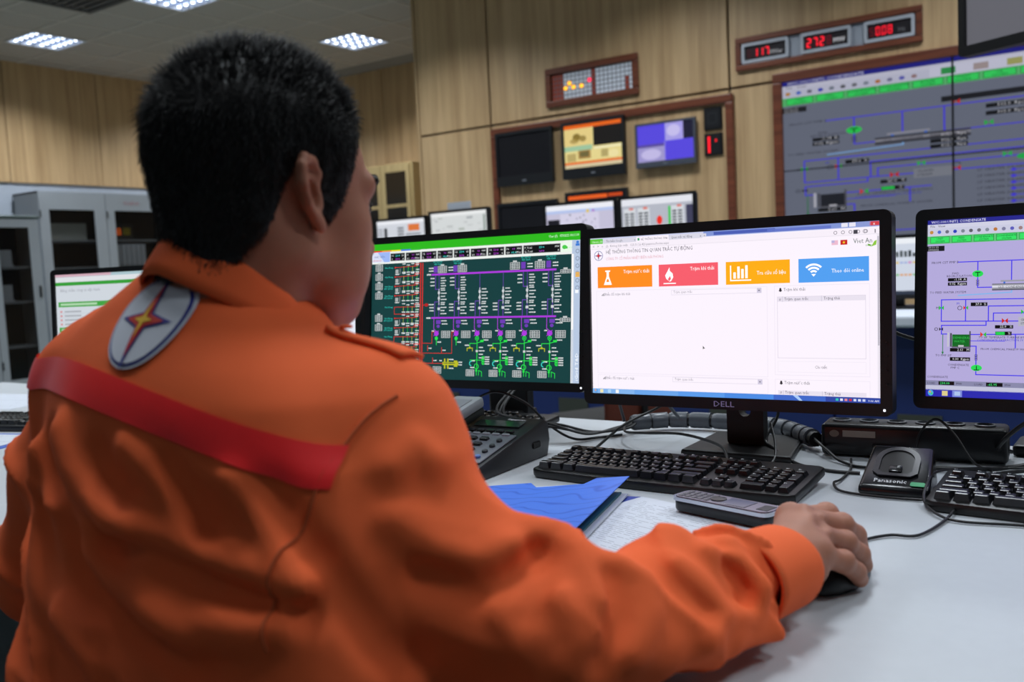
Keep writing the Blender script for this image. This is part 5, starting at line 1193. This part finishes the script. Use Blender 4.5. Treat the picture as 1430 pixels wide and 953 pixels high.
# seams
def seam(name, pts, direction, m, r=.0016):
    P = []
    for p in pts:
        q = press(p, direction, .0006)
        if q: P.append(q-BASE)
    if len(P) > 3: MB().tube([tuple(p) for p in P], r, 6).build(name, m, jk, True)
M_SEAM = mat('seam_thread', 'c0552a', .9)  # thread a darker orange than the jacket cloth
seam('armhole_seam', [(p.x, .15, p.z) for p in spline([(-.470, 0, 1.03), (-.500, 0, .995), (-.512, 0, .962), (-.517, 0, .93), (-.526, 0, .90), (-.530, 0, .87), (-.528, 0, .83)], 6)], BD, M_SEAM)
# cuff: a stiff band at the wrist
ca, cb_ = Vector((-.320, .806, .794)), Vector((-.301, .876, .793)); cax = (cb_-ca).normalized(); cs = cax.cross(Vector((0, 0, 1))).normalized(); cu_ = cs.cross(cax)
def cuffpt(t, phi, r): 
    c = ca.lerp(cb_, t); q = c+cs*math.cos(phi)*r*1.0+cu_*math.sin(phi)*r*.93; q.z = max(q.z, DZ+.003); return q
prof = [(0.0, .047), (.15, .0455), (.5, .0440), (.95, .0425), (1.0, .0415), (.98, .0385), (.7, .0375)]
o = ring_band('cuff', [[cuffpt(t, 2*PI*k/36, r+.0012*math.sin(3*2*PI*k/36+.6)) for k in range(36)] for t, r in prof], M_ORG, jk, True)
# trousers and lower body, under the desk
def trousers(X, Y, Z):
    d = ell(X, Y, Z, (-.72, .46, .52), (.19, .16, .12))
    for sx in (-1, 1): d = smin(d, chain(X, Y, Z, [(-.72+sx*.09, .46, .52), (-.72+sx*.13, .86, .53), (-.72+sx*.13, .88, .10)], [.095, .072, .055], .03), .04)
    return np.maximum(d, .06-Z)
V2, Q2 = surface_nets(trousers, (-1.0, .25, .04), (-.44, 1.02, .68), .012)
body_part('trousers', V2, Q2, M_ORG)
for sx in (-1, 1):
    def shoe(X, Y, Z): return np.maximum(smin(ell(X, Y, Z, (-.72+sx*.13, .90, .05), (.045, .07, .05)), ell(X, Y, Z, (-.72+sx*.13, .99, .03), (.048, .09, .04)), .03), .002-Z)
    body_part('shoe', *surface_nets(shoe, (-.72+sx*.13-.07, .8, -.01), (-.72+sx*.13+.07, 1.1, .13), .008), M_BLACK)
# ---- head (local: x right, y forward, z up, origin between the ear canals)
H0 = Vector((-.681, .586, 1.168)); HR = Matrix.Scale(.968, 4) @ Matrix.Rotation(math.radians(-10), 4, 'Z') @ Matrix.Rotation(math.radians(-7), 4, 'X') @ Matrix.Rotation(math.radians(1), 4, 'Y')
HM = Matrix.Translation(H0) @ HR
def skull(X, Y, Z):
    d = ell(X, Y, Z, (0, -.011, .036), (.079, .096, .096))
    return smin(d, ell(X, Y, Z, (0, .032, .030), (.066, .060, .058)), .03)
def ear(X, Y, Z, sx):
    px_ = sx*X; Z = (Z-.002)/.88; Y = (Y+.006)/.74-.006+Z*.38-.003
    P = lambda u, v, o: (.0735+o*1.05, u, v)     # u forward, v up, o outwards
    hel = [P(.008, .006, .004), P(.012, .022, .008), P(.004, .033, .012), P(-.010, .034, .016), P(-.020, .024, .019), P(-.023, .008, .019), P(-.018, -.010, .015), P(-.009, -.022, .011)]
    d = chain(px_, Y, Z, hel, [.003, .0045, .005, .0052, .0055, .0055, .005, .005], .004)
    d = smin(d, ell(px_, Y, Z, P(-.002, -.028, .008), (.006, .009, .0105)), .006)
    d = smin(d, seg(px_, Y, Z, P(-.012, .020, .010), P(-.010, -.012, .009), .0035, .004), .004)      # inner ridge
    plate = ell(px_, Y, Z, P(-.007, .004, .007), (.0055, .017, .031)); d = smin(d, plate, .006)
    d = smin(d, seg(px_, Y, Z, P(.009, .0, .004), P(.007, -.010, .004), .005, .005), .004)       # tragus
    d = np.maximum(d, -ell(px_, Y, Z, P(-.004, .0, .013), (.009, .009, .015)))
    return d
def head(X, Y, Z):
    ax_ = np.abs(X)
    d = skull(X, Y, Z)
    d = smin(d, ell(X, Y, Z, (0, .046, -.028), (.061, .052, .075)), .03)
    d = smin(d, ell(ax_, Y, Z, (.046, .056, -.022), (.024, .027, .026)), .025)
    d = smin(d, seg(ax_, Y, Z, (.058, .000, -.048), (.022, .074, -.094), .020, .020), .03)
    d = smin(d, ell(X, Y, Z, (0, .074, -.092), (.026, .024, .020)), .02)
    d = smin(d, ell(ax_, Y, Z, (.036, .058, -.060), (.030, .032, .032)), .025)
    d = smin(d, seg(ax_, Y, Z, (.010, .094, .024), (.051, .076, .024), .008, .012), .012)
    d = smin(d, chain(X, Y, Z, [(0, .096, .012), (0, .108, -.014), (0, .115, -.032)], [.008, .009, .013], .008), .010)
    d = smin(d, ell(ax_, Y, Z, (.013, .104, -.036), (.008, .010, .008)), .008)
    d = np.maximum(d, -ell(ax_, Y, Z, (.036, .104, .004), (.024, .019, .010)))
    d = smin(d, ell(ax_, Y, Z, (.031, .084, .004), (.014, .0115, .0095)), .004)
    d = smin(d, ell(X, Y, Z, (0, .098, -.060), (.021, .010, .0055)), .006); d = smin(d, ell(X, Y, Z, (0, .096, -.070), (.018, .010, .006)), .005)
    d = smin(d, seg(X, Y, Z, (0, -.026, -.030), (0, -.055, -.17), .055, .060), .035)
    d = smin(d, seg(ax_, Y, Z, (.052, -.030, -.03), (.030, .010, -.15), .014, .014), .03)
    return d
def head_ears(X, Y, Z): return smin(head(X, Y, Z), np.minimum(ear(X, Y, Z, 1), ear(X, Y, Z, -1)), .004)
Vh, Qh = surface_nets(head_ears, (-.11, -.135, -.19), (.11, .14, .145), .0026)
def xf(V, M): Mn = np.array(M); return V@Mn[:3, :3].T+Mn[:3, 3]
# ---- right hand (world)
FING = [  # MCP, PIP, DIP, tip
    [(-0.325, 0.970, 0.812), (-0.303, 1.024, 0.806), (-0.297, 1.050, 0.789), (-0.296, 1.062, 0.774)],
    [(-0.305, 0.964, 0.815), (-0.283, 1.010, 0.800), (-0.276, 1.038, 0.783), (-0.274, 1.050, 0.765)],
    [(-0.292, 0.943, 0.806), (-0.272, 0.982, 0.790), (-0.264, 1.008, 0.772), (-0.262, 1.018, 0.757)],
    [(-0.282, 0.920, 0.794), (-0.265, 0.950, 0.780), (-0.258, 0.972, 0.764), (-0.257, 0.982, 0.753)]]
W0 = (-.304, .872, .790)
def hand_sdf(FING, W0, arm_to, thumb, desk=True):
    def fn(X, Y, Z):
        d = seg(X, Y, Z, arm_to, W0, .027, .0255)
        d = smin(d, seg(X, Y, Z, (W0[0]+.008, W0[1]-.02, W0[2]-.002), (W0[0]-.008, W0[1]+.02, W0[2]-.002), .025, .024), .01)
        for k, f_ in enumerate(FING):
            r0 = (.0155, .0155, .0145, .0135)[k]
            st = tuple(W0[i]+(f_[0][i]-W0[i])*.15 for i in range(3))
            d = smin(d, seg(X, Y, Z, st, f_[0], .021, r0), .016)
            low = (f_[0][0], f_[0][1]-.01, f_[0][2]-.014); d = smin(d, seg(X, Y, Z, (W0[0], W0[1]+.01, W0[2]-.012), low, .018, .012), .012)
        g = None
        for k, f_ in enumerate(FING):
            r = ((.0132, .0125, .0112, .0092), (.0136, .0128, .0115, .0095), (.0132, .0122, .0110, .0092), (.0120, .0110, .0098, .0085))[k]
            e = chain(X, Y, Z, f_, r, .004)
            e = smin(e, ell(X, Y, Z, (f_[1][0], f_[1][1], f_[1][2]+.002), (r[1]*1.02, r[1]*1.02, r[1]*.95)), .004)
            g = e if g is None else smin(g, e, .0012)
        d = smin(d, g, .008)
        for k in range(4): d = smin(d, ell(X, Y, Z, (FING[k][0][0], FING[k][0][1], FING[k][0][2]+.005), (.011, .012, .010)), .012)
        for k in range(3):                        # hollows between the knuckles
            m_ = [(FING[k][0][i]+FING[k+1][0][i])/2 for i in range(3)]; d = -smin(-d, ell(X, Y, Z, (m_[0]+.004, m_[1]+.014, m_[2]+.022), (.006, .012, .007)), .010)
        d = smin(d, chain(X, Y, Z, thumb, [.016, .0135, .011, .009], .006), .012)
        return np.maximum(d, DZ+.001-Z)
    return fn
hr = hand_sdf(FING, W0, (-.345, .73, .795), [(-.318, .905, .783), (-.343, .950, .772), (-.344, .985, .764), (-.335, 1.010, .757)])
Vr, Qr = surface_nets(hr, (-.385, .70, .735), (-.225, 1.095, .845), .0018)
MIR = lambda p: (-1.19-p[0]+.0, p[1]-.03, p[2]-.020)
FL_ = [[(MIR(p)[0], MIR(p)[1], max(MIR(p)[2], DZ+.010)) for p in f_] for f_ in FING]
hl = hand_sdf(FL_, MIR(W0), (-.93, .72, .795), [MIR(p) for p in [(-.318, .905, .783), (-.343, .950, .775), (-.344, .985, .772), (-.335, 1.010, .770)]])
Vl, Ql = surface_nets(hl, (-.99, .68, .735), (-.78, 1.08, .835), .0026)
# hidden body inside the clothes, so that head, trunk, arms and hands are one figure
def inner(X, Y, Z):
    d = torso(X, Y, Z)+.022
    d = smin(d, seg(X, Y, Z, (-.712, .55, 1.12), NB, .052, .056), .03)
    for S_, K_, E_, W_ in ((RS, (-.500, .583, .872), EL, (-.345, .74, .795)), (LS, (-.955, .55, .90), LE, (-.95, .70, .795))):
        d = smin(d, seg(X, Y, Z, NB, S_, .030, .034), .02); d = smin(d, chain(X, Y, Z, [S_, K_, E_, W_], [.036, .032, .028, .024], .01), .015)
    return d
Vi, Qi = surface_nets(inner, (-1.06, .34, .45), (-.30, .78, 1.12), .011)
parts = [(xf(Vh, HM), Qh), (Vr, Qr), (Vl, Ql), (Vi, Qi)]; VV = []; QQ = []; off = 0
for v, q in parts: VV.append(v); QQ.append(q+off); off += len(v)
M_SKIN = mat('skin', 'a8715a', .5, noise=.10, nscale=28, bump=.12, bscale=700, spec=.35)
M_SKIN.node_tree.nodes['Principled BSDF'].inputs['Subsurface Weight'].default_value = .12
M_SKIN.node_tree.nodes['Principled BSDF'].inputs['Subsurface Radius'].default_value = (.008, .003, .002)
body = body_part('body', np.concatenate(VV), np.concatenate(QQ), M_SKIN); body['label'] = 'tanned skin of face, neck and hands'
for sx in (-1, 1):
    def nail_at(): pass
    c = HM @ Vector((sx*.031, .0865, .004)); mb = MB(); mb.lathe([(.0003, -.0105), (.006, -.0086), (.0095, -.004), (.0105, 0), (.0095, .004), (.006, .0086), (.0003, .0105)], 14)
    e = mb.build('eyeball', mat('eye_white', 'b8b0a8', .2), body, True, loc=c-BASE)
    c2 = HM @ Vector((sx*.0315, .0962, .004)); MB().lathe([(.0045, -.0012), (.005, 0), (.0045, .0012)], 12).build('iris', mat('eye_dark', '120c0a', .15), body, True, loc=c2-BASE, rot=(PI/2, 0, 0))
    P = [HM @ Vector((sx*(.012+.040*t), .1058-.013*t-.004*t*t, .0280+.006*math.sin(PI*min(t, 1)*.9))) for t in (0, .2, .45, .7, .95, 1.2)]
    MB().tube([tuple(p-BASE) for p in P], [.001, .003, .0042, .005, .005, .002], 6).build('eyebrow', mat('brow_hair', '0c0908', .8), body, True)
for sx in (-1, 1):
    P = [HM @ Vector((sx*(.020+.030*t), .0995-.002*t-.011*t*t, .0075+.003*math.sin(PI*t)-.002*t)) for t in (0, .25, .5, .75, 1)]
    MB().tube([tuple(p-BASE) for p in P], [.0008, .0016, .0018, .0018, .0012], 6).build('eyelashes', mat('brow_hair', '0c0908', .8), body, True)
# ---- hair
def hairline(X, Y):
    """lowest z of the hair over the scalp"""
    ax_ = np.abs(X)
    z = np.interp(Y, [-.12, -.080, -.058, -.040, -.022, .004, .010, .024, .036, .048, .064, .10], [-.084, -.083, -.068, -.038, .018, .030, -.010, -.020, -.004, .034, .080, .125])
    return z.astype(np.float32)
def hair_shell(X, Y, Z):
    up_ = np.clip((Z-hairline(X, Y))/.05, 0, 1)
    t = .0025+.0075*up_*np.clip((Z+.02)/.10, .25, 1)
    t = t+.0012*np.sin(X*210+Y*90)*np.sin(Y*170-X*60+Z*40)*up_
    d = head(X, Y, Z)-t
    return np.maximum(d, (hairline(X, Y)-Z)*.7)
Vs, Qs = surface_nets(hair_shell, (-.11, -.135, -.085), (.11, .125, .165), .003)
M_HAIR = mat('black_hair', '121112', .48, spec=.4)
hair = body_part('hair', xf(Vs, HM), Qs, M_HAIR); hair['label'] = 'short spiky black hair'
rng = np.random.default_rng(5)
tri = np.concatenate([Qs[:, [0, 1, 2]], Qs[:, [0, 2, 3]]]); a, b, c = Vs[tri[:, 0]], Vs[tri[:, 1]], Vs[tri[:, 2]]
nn = np.cross(b-a, c-a); ar = np.linalg.norm(nn, axis=1); nn = nn/np.maximum(ar, 1e-12)[:, None]
NS = 24000; pick = rng.choice(len(tri), NS, p=ar/ar.sum()); r1 = np.sqrt(rng.random(NS)); r2 = rng.random(NS)
P0 = a[pick]*(1-r1)[:, None]+b[pick]*(r1*(1-r2))[:, None]+c[pick]*(r1*r2)[:, None]; N0 = nn[pick]
ok = (np.sum(N0*(P0-np.array([0, -.005, .02])), 1) > 0); P0, N0 = P0[ok], N0[ok]; NS = len(P0)
hz = P0[:, 2]; topf = np.clip((hz-.05)/.07, 0, 1)
tb = np.clip((hz-.06)/.06, 0, 1); flow = np.stack([P0[:, 0]*2, -.15+.45*tb*np.clip((.045-P0[:, 1])/.05, -.4, 1), -.9+1.05*tb], 1)
flow -= N0*np.sum(flow*N0, 1)[:, None]
dirs = N0*(.22+.50*topf)[:, None]+flow*(.75-.2*topf)[:, None]+rng.normal(0, .13, (NS, 3)); dirs /= np.linalg.norm(dirs, axis=1)[:, None]
above = np.clip((hz-hairline(P0[:, 0], P0[:, 1]))/.04, 0, 1)
ln = (.005+.0105*above*np.clip((hz+.05)/.12, .3, 1))*rng.uniform(.6, 1.25, NS)+.006*topf*rng.random(NS)**2; ln = ln*np.clip(1-(P0[:, 1]-.03)/.09, .45, 1); wd = .00042
sdv = np.cross(dirs, rng.normal(0, 1, (NS, 3))); sdv /= np.linalg.norm(sdv, axis=1)[:, None]; sd2 = np.cross(dirs, sdv)
midp = P0+dirs*(ln*.5)[:, None]+N0*.0008; tip = P0+(dirs*.93+flow*.25)*ln[:, None]
HV = np.concatenate([P0-N0*.002+sdv*wd, P0-N0*.002-sdv*wd*.5+sd2*wd*.87, P0-N0*.002-sdv*wd*.5-sd2*wd*.87, midp+sdv*wd*.75, midp-sdv*wd*.4+sd2*wd*.65, midp-sdv*wd*.4-sd2*wd*.65, tip])
i0 = np.arange(NS); HF = []
for k in range(3):
    p, q = k, (k+1) % 3
    HF += [np.stack([i0+p*NS, i0+q*NS, i0+(3+q)*NS], 1), np.stack([i0+p*NS, i0+(3+q)*NS, i0+(3+p)*NS], 1), np.stack([i0+(3+p)*NS, i0+(3+q)*NS, i0+6*NS], 1)]
st_ = body_part('hair_strands', xf(HV, HM), np.concatenate(HF), M_HAIR, hair); st_['kind'] = 'stuff'
# ---- computer mouse under the hand
ms = thing('computer_mouse', 'black computer mouse under the person\'s right hand', 'mouse', (-.288, 1.005, DZ), math.radians(-8))
def mouse_sdf(X, Y, Z): return np.maximum(ell(X, Y, Z, (0, -.003, .004), (.031, .060, .034)), -Z+.001)
Vm, Qm = surface_nets(mouse_sdf, (-.04, -.07, -.004), (.04, .07, .045), .003)
link('shell', np_mesh('shell', Vm, Qm), M_KBODY, ms)
MB().cyl((-.004, .034, .030), .009, .008, 'x', 14).build('scroll_wheel', M_KEY, ms, True)
MB().box(-.0006, .0006, .0, .055, .020, .0392).build('button_split', M_KEY, ms)
# ---- chair
oc = thing('office_chair', 'black swivel chair under the seated person', 'chair', (-.72, .44, 0))
M_CH = mat('chair_fabric', '101114', .85, noise=.2, nscale=500)
MB().box(-.24, .24, -.22, .25, .335, .40, .03, 3).build('seat', M_CH, oc, True); MB().box(-.2, .2, -.30, -.25, .46, .66, .025, 3).build('backrest', M_CH, oc, True)
MB().tube([(0, -.2, .38), (0, -.31, .40), (0, -.315, .55)], .018, 8).build('back_strut', M_BLACK, oc, True); MB().cyl((0, 0, .08), .03, .29).build('column', M_BLACK, oc, True)
for sx in (-1, 1):
    MB().box(sx*.315-.03, sx*.315+.03, -.12, .10, .58, .61, .012, 3).build('armrest', M_BLACK, oc, True); MB().tube([(sx*.22, 0, .35), (sx*.315, 0, .36), (sx*.315, 0, .58)], .014, 8).build('armrest_post', M_BLACK, oc, True)
for k in range(5):
    a_ = 2*PI*k/5+.3; MB().tube([(0, 0, .09), (.28*math.cos(a_), .28*math.sin(a_), .06)], [.028, .016]).build('leg', M_BLACK, oc)
    MB().cyl((.28*math.cos(a_)-.012, .28*math.sin(a_), .027), .026, .024, 'x', 12).build('castor', M_BLACK, oc)
